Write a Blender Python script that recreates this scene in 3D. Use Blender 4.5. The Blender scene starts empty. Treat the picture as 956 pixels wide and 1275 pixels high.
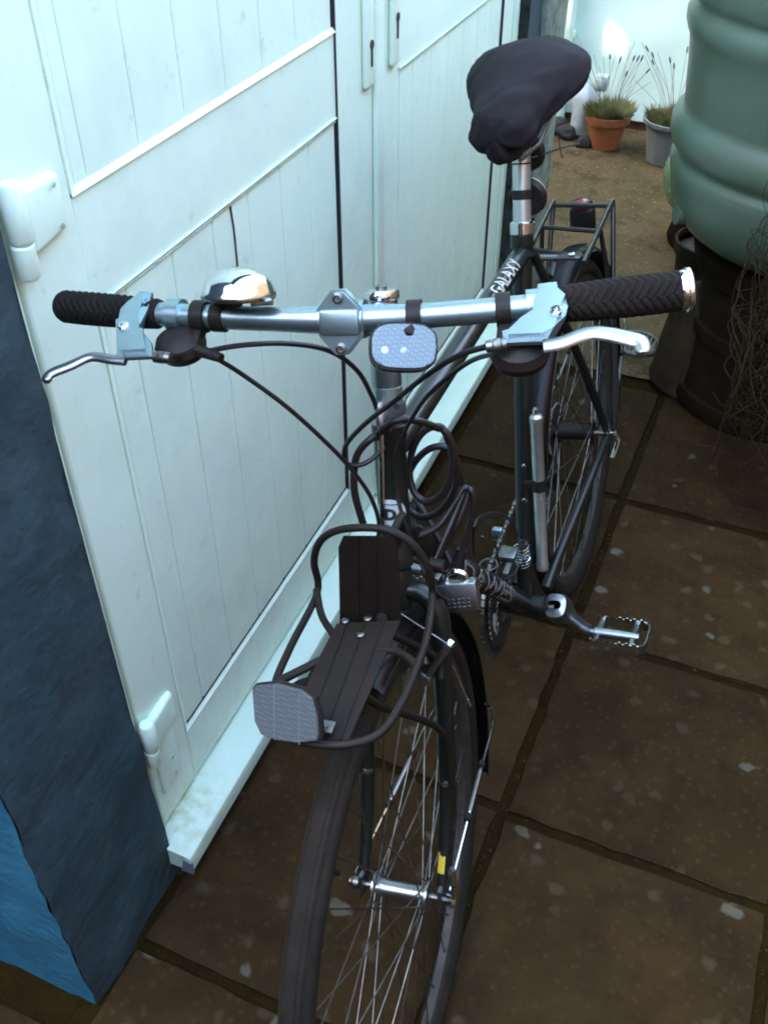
import bpy, bmesh, math, random
import numpy as np
from mathutils import Vector, Matrix
random.seed(7)
R = math.radians
SC = bpy.context.scene
COL = SC.collection
# ------------------------------------------------------------------ camera
CAM = Vector((0, 0, 1.5))
AZ, PT, FPX, CX, CY = R(21.6), R(40.4), 1213.0, 478.0, 637.5
FH = Vector((-math.sin(AZ), math.cos(AZ), 0)); CR = Vector((math.cos(AZ), math.sin(AZ), 0)); ZZ = Vector((0, 0, 1))
FW = FH*math.cos(PT) - ZZ*math.sin(PT); CU = FH*math.sin(PT) + ZZ*math.cos(PT)
cd = bpy.data.cameras.new('camera'); cam = bpy.data.objects.new('camera', cd); COL.objects.link(cam)
cd.sensor_fit = 'VERTICAL'; cd.sensor_height = 24; cd.lens = 24*FPX/1275
cd.clip_start = 0.02; cd.clip_end = 2000
m3 = Matrix((CR, CU, -FW)).transposed(); cam.matrix_world = Matrix.Translation(CAM) @ m3.to_4x4()
SC.camera = cam
# ------------------------------------------------------------------ light
SUN_DIR = Vector((.93, .37, 0)).normalized()      # heading of the light on the ground
SUN_EL = R(30)
world = bpy.data.worlds.new('World'); SC.world = world; world.use_nodes = True
nt = world.node_tree; bg = nt.nodes['Background']
sky = nt.nodes.new('ShaderNodeTexSky'); sky.sky_type = 'NISHITA'; sky.sun_disc = False
sky.sun_elevation = SUN_EL; sky.sun_rotation = math.atan2(-SUN_DIR.x, -SUN_DIR.y)
sky.air_density = 1.0; sky.dust_density = 3.0; sky.ozone_density = 0.4
nt.links.new(sky.outputs[0], bg.inputs[0]); bg.inputs[1].default_value = 0.15
sl = bpy.data.lights.new('sun', 'SUN'); so = bpy.data.objects.new('sun', sl); COL.objects.link(so)
sl.energy = 2.0; sl.angle = R(.5); sl.color = (1, .93, .8)
dv = SUN_DIR*math.cos(SUN_EL) - ZZ*math.sin(SUN_EL)
so.rotation_euler = dv.to_track_quat('-Z', 'Y').to_euler(); so.location = (-5, -2, 6)
SC.view_settings.view_transform = 'Standard'; SC.view_settings.look = 'None'
SC.cycles.filter_width = 1.9
SC.view_settings.gamma = 1; SC.view_settings.exposure = 4.55

# ------------------------------------------------------------------ helpers
def ray(x, y): return (FW*FPX + CR*(x-CX) - CU*(y-CY))/FPX
def onplane(x, y, P0, N):
    d = ray(x, y); k = (P0-CAM).dot(N)/d.dot(N); return CAM + d*k

MATS = {}
def mat(name, col, rough=.5, metal=0., var=0., vscale=20., bump=0., bscale=80., spec=None, coat=0., col2=None, detail=4., alpha=None, aniso=None):
    m = bpy.data.materials.new(name); m.use_nodes = True; MATS[name] = m
    n = m.node_tree.nodes; l = m.node_tree.links; b = n['Principled BSDF']
    b.inputs['Base Color'].default_value = (*col, 1); b.inputs['Roughness'].default_value = rough; b.inputs['Metallic'].default_value = metal
    if spec is not None: b.inputs['Specular IOR Level'].default_value = spec
    if coat: b.inputs['Coat Weight'].default_value = coat; b.inputs['Coat Roughness'].default_value = .15
    tc = n.new('ShaderNodeTexCoord')
    if var or col2:
        t = n.new('ShaderNodeTexNoise'); t.inputs['Scale'].default_value = vscale; t.inputs['Detail'].default_value = detail; t.inputs['Roughness'].default_value = .65
        l.new(tc.outputs['Object'], t.inputs['Vector'])
        r = n.new('ShaderNodeValToRGB'); c2 = col2 or tuple(c*(1-var) for c in col)
        r.color_ramp.elements[0].position = .38; r.color_ramp.elements[1].position = .62
        r.color_ramp.elements[0].color = (*c2, 1); r.color_ramp.elements[1].color = (*col, 1)
        l.new(t.outputs[0], r.inputs[0]); l.new(r.outputs[0], b.inputs['Base Color'])
        mr = n.new('ShaderNodeMapRange'); mr.inputs[3].default_value = min(1, rough+.12); mr.inputs[4].default_value = max(.02, rough-.06)
        l.new(t.outputs[0], mr.inputs[0]); l.new(mr.outputs[0], b.inputs['Roughness'])
    if bump:
        t2 = n.new('ShaderNodeTexNoise'); t2.inputs['Scale'].default_value = bscale; t2.inputs['Detail'].default_value = 5
        l.new(tc.outputs['Object'], t2.inputs['Vector'])
        bp = n.new('ShaderNodeBump'); bp.inputs['Strength'].default_value = bump; bp.inputs['Distance'].default_value = .004
        l.new(t2.outputs[0], bp.inputs['Height']); l.new(bp.outputs[0], b.inputs['Normal'])
    return m
def overlay(m, col, scale, lo, hi, kind='noise', zr=None, xr=None, amount=1., randomness=1., feature='F1', obj=True, detail=5, seed=0.):
    """mix a second colour into the base colour of m where a texture is between lo and hi (optionally faded along world z)"""
    n = m.node_tree.nodes; l = m.node_tree.links; b = n['Principled BSDF']
    inp = b.inputs['Base Color']
    tc = n.new('ShaderNodeTexCoord'); geo = n.new('ShaderNodeNewGeometry')
    mp = n.new('ShaderNodeMapping'); mp.inputs['Location'].default_value = (seed, seed*1.7, seed*.3); l.new(geo.outputs['Position'], mp.inputs[0])
    if kind == 'noise':
        t = n.new('ShaderNodeTexNoise'); t.inputs['Detail'].default_value = detail; t.inputs['Roughness'].default_value = .7
    else:
        t = n.new('ShaderNodeTexVoronoi'); t.feature = feature; t.inputs['Randomness'].default_value = randomness
        nz = n.new('ShaderNodeTexNoise'); nz.inputs['Scale'].default_value = scale*2.2; nz.inputs['Detail'].default_value = 4
        l.new(mp.outputs[0], nz.inputs['Vector'])
        vm = n.new('ShaderNodeMix'); vm.data_type = 'VECTOR'; vm.inputs[0].default_value = .06/ max(1, scale/8)
        l.new(mp.outputs[0], vm.inputs[4]); l.new(nz.outputs[1], vm.inputs[5])
    t.inputs['Scale'].default_value = scale
    l.new(mp.outputs[0] if kind == 'noise' else vm.outputs[1], t.inputs['Vector'])
    mr = n.new('ShaderNodeMapRange'); mr.inputs[1].default_value = lo; mr.inputs[2].default_value = hi; mr.clamp = True
    mr.inputs[4].default_value = amount
    l.new(t.outputs[0], mr.inputs[0]); fac = mr.outputs[0]
    for ax, rr in (('Z', zr), ('X', xr)):
        if rr:
            sp = n.new('ShaderNodeSeparateXYZ'); l.new(geo.outputs['Position'], sp.inputs[0])
            m2 = n.new('ShaderNodeMapRange'); m2.inputs[1].default_value = rr[0]; m2.inputs[2].default_value = rr[1]; m2.inputs[3].default_value = 1; m2.inputs[4].default_value = 0
            l.new(sp.outputs[ax], m2.inputs[0])
            mm = n.new('ShaderNodeMath'); mm.operation = 'MULTIPLY'; l.new(fac, mm.inputs[0]); l.new(m2.outputs[0], mm.inputs[1]); fac = mm.outputs[0]
    mx = n.new('ShaderNodeMix'); mx.data_type = 'RGBA'
    if inp.links: l.new(inp.links[0].from_socket, mx.inputs[6])
    else: mx.inputs[6].default_value = inp.default_value
    mx.inputs[7].default_value = (*col, 1)
    l.new(fac, mx.inputs[0]); l.new(mx.outputs[2], inp)
    return fac

class MB:
    def __init__(s): s.b = bmesh.new()
    def box(s, lo, hi, bev=0., rot=None, piv=None, seg=2):
        r = bmesh.ops.create_cube(s.b, size=1)
        vs = r['verts']; lo = Vector(lo); hi = Vector(hi); c = (lo+hi)/2; d = hi-lo
        for v in vs: v.co = Vector((v.co.x*d.x, v.co.y*d.y, v.co.z*d.z)) + c
        if bev:
            es = list({e for v in vs for e in v.link_edges})
            rr = bmesh.ops.bevel(s.b, geom=es, offset=bev, segments=seg, affect='EDGES', profile=.5)
            vs = list({v for f in rr['faces'] for v in f.verts} | {v for v in vs if v.is_valid})
        if rot is not None:
            p = Vector(piv) if piv is not None else c
            for v in vs: v.co = rot @ (v.co-p) + p
        return s
    def obox(s, c, ax, ay, az, d, bev=0., seg=2):
        """box centred c, axes ax ay az, full sizes d"""
        n0 = len(s.b.verts)
        s.b.verts.ensure_lookup_table()
        old = set(s.b.verts)
        s.box((-d[0]/2, -d[1]/2, -d[2]/2), (d[0]/2, d[1]/2, d[2]/2), bev, seg=seg)
        for v in s.b.verts:
            if v not in old: v.co = c + ax*v.co.x + ay*v.co.y + az*v.co.z
        return s
    def tube(s, pts, r, n=10, cap=True, closed=False, flat=None):
        pts = [Vector(p) for p in pts]; m = len(pts)
        rs = r if isinstance(r, (list, tuple)) else [r]*m
        tans = []
        for i in range(m):
            a = pts[(i-1) % m] if (closed or i > 0) else pts[i]; b = pts[(i+1) % m] if (closed or i < m-1) else pts[i]
            t = b-a; tans.append(t.normalized() if t.length > 1e-9 else Vector((0, 0, 1)))
        t0 = tans[0]; up = Vector((0, 0, 1)) if abs(t0.z) < .9 else Vector((1, 0, 0))
        nx = t0.cross(up).normalized(); rings = []
        for i in range(m):
            t = tans[i]; nx = (nx - t*nx.dot(t));
            nx = nx.normalized() if nx.length > 1e-6 else t.orthogonal().normalized()
            ny = t.cross(nx); ring = []
            for k in range(n):
                a = 2*math.pi*k/n
                ring.append(s.b.verts.new(pts[i] + nx*math.cos(a)*rs[i] + ny*math.sin(a)*rs[i]))
            rings.append(ring)
        last = m if closed else m-1
        for i in range(last):
            A, B = rings[i], rings[(i+1) % m]
            for k in range(n):
                try: s.b.faces.new((A[k], A[(k+1) % n], B[(k+1) % n], B[k]))
                except ValueError: pass
        if cap and not closed:
            s.b.faces.new(rings[0][::-1]); s.b.faces.new(rings[-1])
        return s
    def lathe(s, c, ax, prof, n=24, cap0=True, cap1=True, sx=1., side=None):
        """prof: list of (dist along ax, radius)"""
        ax = ax.normalized(); nx = (side or ax.orthogonal()).normalized(); nx = (nx-ax*nx.dot(ax)).normalized(); ny = ax.cross(nx); rings = []
        for d, r in prof:
            rings.append([s.b.verts.new(c + ax*d + nx*math.cos(2*math.pi*k/n)*r*sx + ny*math.sin(2*math.pi*k/n)*r) for k in range(n)])
        for A, B in zip(rings, rings[1:]):
            for k in range(n): s.b.faces.new((A[k], A[(k+1) % n], B[(k+1) % n], B[k]))
        if cap0: s.b.faces.new(rings[0][::-1])
        if cap1: s.b.faces.new(rings[-1])
        return s
    def prism(s, poly, dvec, bev=0.):
        """poly: list of world points (planar), extruded by dvec"""
        a = [s.b.verts.new(Vector(p)) for p in poly]; b = [s.b.verts.new(Vector(p)+dvec) for p in poly]; n = len(a)
        fs = [s.b.faces.new(a[::-1]), s.b.faces.new(b)]
        for k in range(n): fs.append(s.b.faces.new((a[k], a[(k+1) % n], b[(k+1) % n], b[k])))
        if bev:
            es = list({e for f in fs[:2] for e in f.edges})
            bmesh.ops.bevel(s.b, geom=es, offset=bev, segments=2, affect='EDGES')
        return s
    def grid(s, f, nu, nv, wrap=False):
        V = [[s.b.verts.new(f(i, j)) for j in range(nv)] for i in range(nu)]
        for i in range(nu-1):
            for j in range(nv if wrap else nv-1):
                s.b.faces.new((V[i][j], V[i+1][j], V[i+1][(j+1) % nv], V[i][(j+1) % nv]))
        return V
    def build(s, name, m, parent=None, smooth=True, kind=None, label=None, angle=35):
        bmesh.ops.recalc_face_normals(s.b, faces=s.b.faces)
        org = parent_origin(parent)
        if org is not None: bmesh.ops.translate(s.b, vec=-org, verts=s.b.verts)
        me = bpy.data.meshes.new(name); s.b.to_mesh(me); s.b.free()
        if smooth:
            me.polygons.foreach_set('use_smooth', [True]*len(me.polygons))
            try: me.set_sharp_from_angle(angle=R(angle))
            except Exception: pass
        me.materials.append(m if not isinstance(m, str) else MATS[m])
        o = bpy.data.objects.new(name, me); COL.objects.link(o)
        if parent: o.parent = parent
        if kind: o['kind'] = kind
        if label: o['label'] = label
        return o
def parent_origin(p):
    v = None
    while p is not None:
        v = (v or Vector((0, 0, 0))) + Vector(p.location); p = p.parent
    return v
def thing(name, loc, label, cat, group=None):
    o = bpy.data.objects.new(name, None); o.empty_display_size = .05; COL.objects.link(o); o.location = loc
    o['label'] = label; o['category'] = cat
    if group: o['group'] = group
    return o
def tag(o, label, cat, group=None):
    o['label'] = label; o['category'] = cat
    if group: o['group'] = group
    return o
def spline(pts, n=8, closed=False):
    pts = [Vector(p) for p in pts]; out = []; m = len(pts)
    rng = range(m) if closed else range(m-1)
    for i in rng:
        g = (lambda k: pts[k % m]) if closed else (lambda k: pts[max(0, min(m-1, k))])
        p0, p1, p2, p3 = g(i-1), g(i), g(i+1), g(i+2)
        for k in range(n):
            t = k/n
            out.append(.5*((2*p1)+(-p0+p2)*t+(2*p0-5*p1+4*p2-p3)*t*t+(-p0+3*p1-3*p2+p3)*t**3))
    if not closed: out.append(pts[-1])
    return out
def text_mesh(txt, size, offset=0.):
    cu = bpy.data.curves.new('lettering', 'FONT'); cu.body = txt; cu.size = size; cu.offset = offset; cu.align_x = 'CENTER'; cu.align_y = 'CENTER'; cu.resolution_u = 3
    o = bpy.data.objects.new('lettering', cu); COL.objects.link(o)
    dg = bpy.context.evaluated_depsgraph_get(); me = bpy.data.meshes.new_from_object(o.evaluated_get(dg))
    bpy.data.objects.remove(o); return me
def text_on(name, txt, size, m, f, parent, offset=0., cuts=2, stretch=1.):
    """f(x, y) -> world point"""
    me = text_mesh(txt, size, offset); bm = bmesh.new(); bm.from_mesh(me)
    bmesh.ops.triangulate(bm, faces=bm.faces[:])
    if cuts:
        for k in range(-12, 13):
            bmesh.ops.bisect_plane(bm, geom=bm.verts[:]+bm.edges[:]+bm.faces[:], plane_co=(0, k*size/24, 0), plane_no=(0, 1, 0))
        bmesh.ops.triangulate(bm, faces=bm.faces[:])
    org = parent_origin(parent)
    for v in bm.verts: v.co = f(v.co.x*stretch, v.co.y) - org
    me2 = bpy.data.meshes.new(name); bm.to_mesh(me2); bm.free(); me2.materials.append(MATS[m])
    o = bpy.data.objects.new(name, me2); COL.objects.link(o); o.parent = parent; return o

# ------------------------------------------------------------------ materials
mat('upvc', (.71, .87, .705), .32, var=.04, vscale=5, bump=.04, bscale=14)
overlay(MATS['upvc'], (.33, .30, .17), 38, .60, .80, zr=(.05, .42), amount=.75)
overlay(MATS['upvc'], (.42, .43, .34), 7, .5, .8, zr=(.05, .55), amount=.55)
overlay(MATS['upvc'], (.16, .13, .08), 130, .70, .76, amount=.8)
overlay(MATS['upvc'], (.40, .50, .42), 3.1, .50, .72, amount=.30, seed=9.)
overlay(MATS['upvc'], (.30, .33, .22), 23, .62, .74, amount=.35, seed=4.)
mat('upvc_seam', (.48, .58, .50), .5, var=.5, vscale=30, col2=(.30, .34, .24))
mat('upvc_sill', (.54, .68, .54), .38, var=.05, vscale=9, bump=.08, bscale=30)
overlay(MATS['upvc_sill'], (.22, .20, .04), 26, .50, .68, xr=(-.60, -.67), amount=.0)
overlay(MATS['upvc_sill'], (.06, .05, .03), 120, .68, .74, amount=.9)
mat('gasket', (.012, .014, .014), .6)
mat('hole', (.05, .03, .02), .8, var=.3)
mat('navy_paint', (.034, .065, .074), .75, spec=.3, var=.25, vscale=14, bump=.9, bscale=45)
overlay(MATS['navy_paint'], (.045, .045, .035), 14, .5, .75, zr=(.02, .5), amount=.6)
overlay(MATS['navy_paint'], (.2, .2, .16), 60, .70, .74, zr=(.05, .3), amount=.9)
overlay(MATS['navy_paint'], (.06, .06, .06), 5, .5, .75, amount=.5)
mat('blue_paint', (.020, .150, .225), .7, var=.22, vscale=18, bump=.9, bscale=60)
mat('grey_render', (.21, .25, .20), .85, var=.5, vscale=22, bump=.8, bscale=40, col2=(.10, .12, .09))
mat('white_wall', (.66, .84, .70), .75, var=.06, vscale=6, bump=.5, bscale=35)
overlay(MATS['white_wall'], (.25, .27, .22), 12, .5, .75, zr=(.0, .16), amount=.8)
mat('roof', (.08, .07, .06), .8, var=.3)
mat('slab', (.036, .0208, .0074), .85, spec=.06, var=.3, vscale=7, bump=1., bscale=38, col2=(.025, .0145, .0058))
overlay(MATS['slab'], (.015, .0095, .0045), 16, .52, .72, amount=.5)
overlay(MATS['slab'], (.070, .052, .028), 17, .24, .12, kind='vor', amount=.45)
overlay(MATS['slab'], (.13, .125, .09), 9, .13, .085, kind='vor', amount=.5, seed=3.3)
overlay(MATS['slab'], (.011, .008, .0045), 5, .50, .68, amount=.55, seed=6.)
overlay(MATS['slab'], (.036, .026, .008), 3.3, .52, .70, amount=.35, seed=8.)
overlay(MATS['slab'], (.17, .16, .12), 150, .74, .77, amount=.8, seed=1.)
n = MATS['slab'].node_tree.nodes; l = MATS['slab'].node_tree.links; b = n['Principled BSDF']; oi = n.new('ShaderNodeObjectInfo'); mr = n.new('ShaderNodeMapRange'); mr.inputs[3].default_value = .78; mr.inputs[4].default_value = 1.22; l.new(oi.outputs['Random'], mr.inputs[0])
hs_ = n.new('ShaderNodeHueSaturation'); l.new(mr.outputs[0], hs_.inputs['Value']); l.new(b.inputs['Base Color'].links[0].from_socket, hs_.inputs['Color']); l.new(hs_.outputs[0], b.inputs['Base Color'])
overlay(MATS['slab'], (.075, .058, .03), 52, .3, .16, kind='vor', amount=.18, seed=5.)
mat('joint', (.0150, .0088, .0034), .95, spec=.0, var=.5, vscale=30, bump=1., bscale=120, col2=(.018, .013, .0035))
mat('grit', (.070, .050, .026), .9, spec=.05, var=.6, vscale=50)
mat('concrete', (.084, .057, .026), .9, spec=.1, var=.4, vscale=8, bump=.9, bscale=60, col2=(.075, .052, .023))
overlay(MATS['concrete'], (.035, .030, .009), 3.2, .46, .64, amount=.65)
overlay(MATS['concrete'], (.022, .016, .006), 9, .56, .60, amount=.5, seed=2.)
overlay(MATS['concrete'], (.24, .21, .13), 60, .22, .12, kind='vor', amount=.5)
mat('black_tube', (.011, .009, .007), .32, spec=.5, var=.2, vscale=30)
mat('rack_black', (.0135, .0095, .0062), .55, spec=.2, var=.3, vscale=25, bump=.1)
overlay(MATS['rack_black'], (.30, .26, .2), 90, .70, .74, amount=.7)
mat('rubber', (.0125, .0098, .0070), .8, spec=.15, var=.3, vscale=40, bump=.3, bscale=120)
mat('tyre_side', (.0190, .0150, .0105), .8, spec=.15, var=.3, vscale=30, bump=.2)
mat('frame_green', (.0075, .0095, .0070), .28, var=.2, vscale=12, spec=.45)
mat('fender', (.010, .006, .004), .35, spec=.4, var=.2, vscale=9)
mat('alloy', (.36, .38, .39), .30, 1., var=.12, vscale=40, bump=.03)
mat('alloy_painted', (.34, .45, .46), .32, .95, var=.10, vscale=60)
mat('chrome', (.62, .66, .66), .07, 1.)
mat('steel', (.24, .24, .22), .35, 1., var=.3, vscale=60)
mat('spoke_steel', (.22, .20, .165), .4, 1., var=.4, vscale=50)
mat('rim_steel', (.06, .052, .043), .5, .5, var=.3, vscale=30)
mat('badge_silver', (.40, .45, .44), .3)
mat('pump_alloy', (.55, .60, .58), .32, .9, var=.1, vscale=60)
mat('plastic_black', (.0125, .0090, .0068), .5, spec=.25, var=.2, vscale=40)
mat('cable_black', (.0115, .0085, .0080), .35, spec=.35)
mat('cover_cloth', (.0125, .0095, .0098), .85, var=.35, vscale=6, bump=.3, bscale=22, spec=.25)
mat('letter_white', (.48, .46, .40), .4)
mat('letter_dark', (.02, .02, .018), .4)
mat('letter_grey', (.16, .18, .19), .5)
mat('yellow', (.5, .36, .03), .5)
mat('red_plastic', (.22, .02, .02), .25, coat=.4)
mat('tank_green', (.102, .152, .102), .34, var=.18, vscale=3, bump=.05, bscale=200, coat=.15)
overlay(MATS['tank_green'], (.10, .10, .06), 3.5, .48, .7, amount=.4)
overlay(MATS['tank_green'], (.22, .25, .19), 40, .64, .74, amount=.35)
overlay(MATS['tank_green'], (.40, .42, .36), 90, .77, .80, amount=.8)
mat('tub_green', (.10, .22, .10), .22, var=.15, coat=.5)
mat('dark_plastic', (.018, .0110, .0055), .8, spec=.05, var=.4, vscale=10, bump=.2)
mat('murky_plastic', (.040, .026, .014), .8, spec=.08, var=.5, vscale=9, bump=.3)
mat('terracotta', (.36, .115, .035), .8, var=.25, vscale=14, bump=.2)
mat('grey_pot', (.15, .165, .15), .6, var=.15, vscale=12)
mat('soil', (.045, .03, .02), .95, var=.4, vscale=60, bump=1.)
mat('leaf', (.10, .125, .035), .7, var=.45, vscale=30, col2=(.20, .17, .06))
mat('stem', (.16, .17, .09), .8)
mat('flower', (.045, .045, .05), .8)
mat('twig', (.045, .031, .017), .85, spec=.05, var=.4, vscale=60)
mat('wire', (.034, .022, .011), .85, spec=.05, var=.3)
mat('bag_white', (.42, .46, .43), .4, var=.2, vscale=20, bump=.4)
mat('brick_red', (.13, .045, .025), .9, var=.4, vscale=25, bump=.5)
mat('stone_dark', (.022, .018, .014), .9, var=.4, vscale=20, bump=.6)
mat('iron', (.13, .12, .09), .6, .6, var=.4, vscale=60)
mat('added_wall', (.08, .05, .03), .9, var=.4, vscale=8, bump=.7)
def reflector_mat(name, col):
    m = mat(name, col, .12, .0, coat=.8); n = m.node_tree.nodes; l = m.node_tree.links; b = n['Principled BSDF']
    tc = n.new('ShaderNodeTexCoord'); v = n.new('ShaderNodeTexVoronoi'); v.inputs['Scale'].default_value = 330; v.inputs['Randomness'].default_value = .12
    l.new(tc.outputs['Object'], v.inputs[0])
    bp = n.new('ShaderNodeBump'); bp.inputs['Strength'].default_value = .35; bp.inputs['Distance'].default_value = .0006; l.new(v.outputs[0], bp.inputs['Height']); l.new(bp.outputs[0], b.inputs['Normal'])
    r = n.new('ShaderNodeValToRGB'); r.color_ramp.elements[0].color = (*[min(1, c*1.35) for c in col], 1); r.color_ramp.elements[1].color = (*[c*.72 for c in col], 1); r.color_ramp.elements[1].position = .6
    l.new(v.outputs[0], r.inputs[0]); l.new(r.outputs[0], b.inputs['Base Color'])
    b.inputs['Metallic'].default_value = .25; b.inputs['Roughness'].default_value = .35
reflector_mat('reflector_clear', (.085, .105, .112))
reflector_mat('reflector_bar', (.085, .125, .135))

# ------------------------------------------------------------------ ground
def struct(o): o['kind'] = 'structure'; return o
g = MB()
def gf(i, j):
    x = -60 + 120*i/60 if not (18 <= i <= 42) else -60+120*i/60
    return Vector((x, -60+120*j/60, -.035))
g.grid(gf, 61, 61); struct(g.build('ground', 'concrete'))
# bedding under the slabs, and the rough concrete beyond them
g = MB(); g.box((-.66, -2.6, -.034), (1.04, 2.47, -.012)); g.box((-1.6, -2.6, -.034), (-.6605, .44, -.0115)); bed = struct(g.build('paving_bed', 'joint', smooth=False))
from mathutils import noise
g = MB()
def cf(i, j):
    x = -3.2 + 4.38*i/90; y = 2.455 + 2.13*j/44
    n = noise.noise(Vector((x*3, y*3, 0)))*.008 + noise.noise(Vector((x*14, y*14, 4)))*.003
    return Vector((x, y, -.004 + n))
g.grid(cf, 91, 45); struct(g.build('concrete_yard', 'concrete'))
# paving: 450 mm slabs, each its own piece
pav = bpy.data.objects.new('paving', None); COL.objects.link(pav); pav['kind'] = 'structure'; pav.location = (0, 0, 0)
V3_ = Vector
ROT = Matrix.Rotation(R(-1.7), 3, 'Z')
def slab(x0, x1, y0, y1, idx):
    rnd = random.Random(idx); g = MB(); nx, ny = 12, 12; w = .0105
    z = rnd.uniform(-.002, .003); tx, ty = rnd.uniform(-.003, .003), rnd.uniform(-.003, .003)
    off = rnd.uniform(0, 50)
    top = []
    for i in range(nx+1):
        row = []
        for j in range(ny+1):
            u, v = i/nx, j/ny
            x = x0+w + (x1-x0-2*w)*u; y = y0+w+(y1-y0-2*w)*v
            edge = min(u, v, 1-u, 1-v)
            if edge == 0:
                x += noise.noise(Vector((x*18+off, y*18, 1)))*.005; y += noise.noise(Vector((x*18, y*18+off, 7)))*.005
            h = z + tx*(u-.5) + ty*(v-.5) + noise.noise(Vector((x*6+off, y*6, 0)))*.0022 + noise.noise(Vector((x*22+off, y*22, 3)))*.0012
            if edge == 0: h -= .006
            row.append(g.b.verts.new(Vector((x, y, h))))
        top.append(row)
    for i in range(nx):
        for j in range(ny): g.b.faces.new((top[i][j], top[i+1][j], top[i+1][j+1], top[i][j+1]))
    rim = [top[i][0] for i in range(nx)] + [top[nx][j] for j in range(ny)] + [top[i][ny] for i in range(nx, 0, -1)] + [top[0][j] for j in range(ny, 0, -1)]
    low = [g.b.verts.new(v.co + Vector((0, 0, -.035))) for v in rim]
    for k in range(len(rim)):
        a = (k+1) % len(rim); g.b.faces.new((rim[k], low[k], low[a], rim[a]))
    for v in g.b.verts:
        q = ROT @ Vector((v.co.x+.17, v.co.y, 0)); v.co = Vector((q.x-.19, q.y, v.co.z))
    return g.build('slab', 'slab', pav, angle=50)
k = 0
cols = [(-.17, .285, [-2.25+.465*i for i in range(11)]), (-.625, -.17, [-2.30+.47*i-.02 for i in range(11)]), (.285, .74, [-2.4+.465*i for i in range(11)]), (.74, 1.04, [-2.3+.465*i for i in range(11)])]
for x0, x1, ys in cols + [(-1.08, -.625, 'side'), (-1.535, -1.08, 'side')]:
    if ys == 'side': ys = [.37-.46*i for i in range(6, -1, -1)]
    if x0 == -.17: ys = [.965-.465*i for i in range(7, 0, -1)] + [.965, 1.425, 1.90, 2.40]
    if x0 == -.625: ys = [.52-.46*i for i in range(6, 0, -1)] + [.52, .975, 1.44, 1.905, 2.40]
    if x0 > 0: ys = [y for y in ys if y < 2.3]+[2.40]
    for y0, y1 in zip(ys, ys[1:]):
        if y1-y0 < .1: continue
        slab(x0, x1, y0, y1, k); k += 1

g = MB(); rnd = random.Random(21)
for i in range(900):
    r_ = rnd.random()
    if r_ < .45: x, y = rnd.choice((-.17, .285)) + rnd.gauss(0, .006), rnd.uniform(.3, 2.4)
    elif r_ < .75: x, y = rnd.uniform(-.6, .6), rnd.choice((.965, 1.425, 1.90, .52, .975, 1.44)) + rnd.gauss(0, .006)
    elif r_ < .9: x, y = -.60+abs(rnd.gauss(0, .012)), rnd.uniform(.66, 2.5)
    else: x, y = rnd.uniform(-.6, .6), rnd.uniform(.3, 4.3)
    s_ = rnd.uniform(.0012, .0038); p = ROT @ V3_((x+.17, y, 0)); p = V3_((p.x-.19, p.y, s_*.4)); c0 = [g.b.verts.new(p+V3_((rnd.uniform(-1, 1), rnd.uniform(-1, 1), rnd.uniform(-.6, 1)))*s_) for q in range(4)]
    for f_ in ((0, 1, 2), (0, 2, 3), (0, 3, 1), (1, 3, 2)): g.b.faces.new([c0[q] for q in f_])
g.build('grit', 'grit', smooth=False, kind='stuff')['label'] = 'loose grit and crumbs of moss scattered along the slab joints'
bpy.data.objects['grit']['category'] = 'grit'
# ------------------------------------------------------------------ building with the double door
XF = -.655
bld = thing('outbuilding', (-.63, .43, 0), 'low outbuilding with dark navy rendered wall and bright blue end around the white double door', 'building')
# near pier: front face navy, end face bright blue (separate paint skins over one core)
def rough_wall(name, m, O, U, V, nu, nv, N, amp, edge=None):
    g = MB()
    def f(i, j):
        p = O + U*(i/nu) + V*(j/nv)
        a = noise.noise(p*11)*amp + noise.noise(p*40)*amp*.35
        q = p + N*a
        if edge: q = edge(q, i/nu, j/nv)
        return q
    g.grid(f, nu+1, nv+1); return g.build(name, m, bld, angle=80)
V3 = Vector
# core of the building
g = MB(); g.box((-3.2, .445, .0), (-.70, 2.93, 2.5)); g.build('wall_core', 'navy_paint', bld, smooth=False)
def corner(q, u, v):
    # the render bells out towards the ground and wobbles at the arris
    return q + V3((.010*max(0, 1-v*5)+.0, 0, 0))
def arris(q, u, v):
    if u < .001: q = V3((q.x, .43 + noise.noise(q*9)*.008 + noise.noise(q*33)*.004, q.z))
    return corner(q, u, v)
rough_wall('front_wall', 'navy_paint', V3((-.643, .43, -.03)), V3((.0, .233, 0)), V3((0, 0, 2.55)), 16, 120, V3((1, 0, 0)), .007, arris)
rough_wall('reveal', 'navy_paint', V3((-.643, .663, -.03)), V3((-.06, 0, 0)), V3((0, 0, 2.55)), 3, 80, V3((0, 1, 0)), .001)
def arris2(q, u, v):
    if u > .999: q = V3((-.643 + .010*max(0, 1-v*5) - .001, .43 + noise.noise(V3((-.643, .43, q.z))*9)*.008 + noise.noise(V3((-.643, .43, q.z))*33)*.004, q.z))
    return q
rough_wall('end_wall', 'blue_paint', V3((-3.2, .432, -.03)), V3((2.557, 0, 0)), V3((0, 0, 2.55)), 130, 100, V3((0, -1, 0)), .005, arris2)
rough_wall('lintel_wall', 'navy_paint', V3((-.643, .663, 2.09)), V3((0, 1.912, 0)), V3((0, 0, .43)), 40, 10, V3((1, 0, 0)), .003)
g = MB(); g.box((-.70, .663, 2.075), (-.645, 2.575, 2.09)); g.build('lintel_soffit', 'navy_paint', bld, smooth=False)
rough_wall('far_wall', 'navy_paint', V3((-.633, 2.576, -.03)), V3((0, .13, 0)), V3((0, 0, 2.55)), 8, 80, V3((1, 0, 0)), .002)
g = MB(); g.box((-.70, 2.706, -.03), (-.615, 2.945, 2.52), bev=.012)
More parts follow.
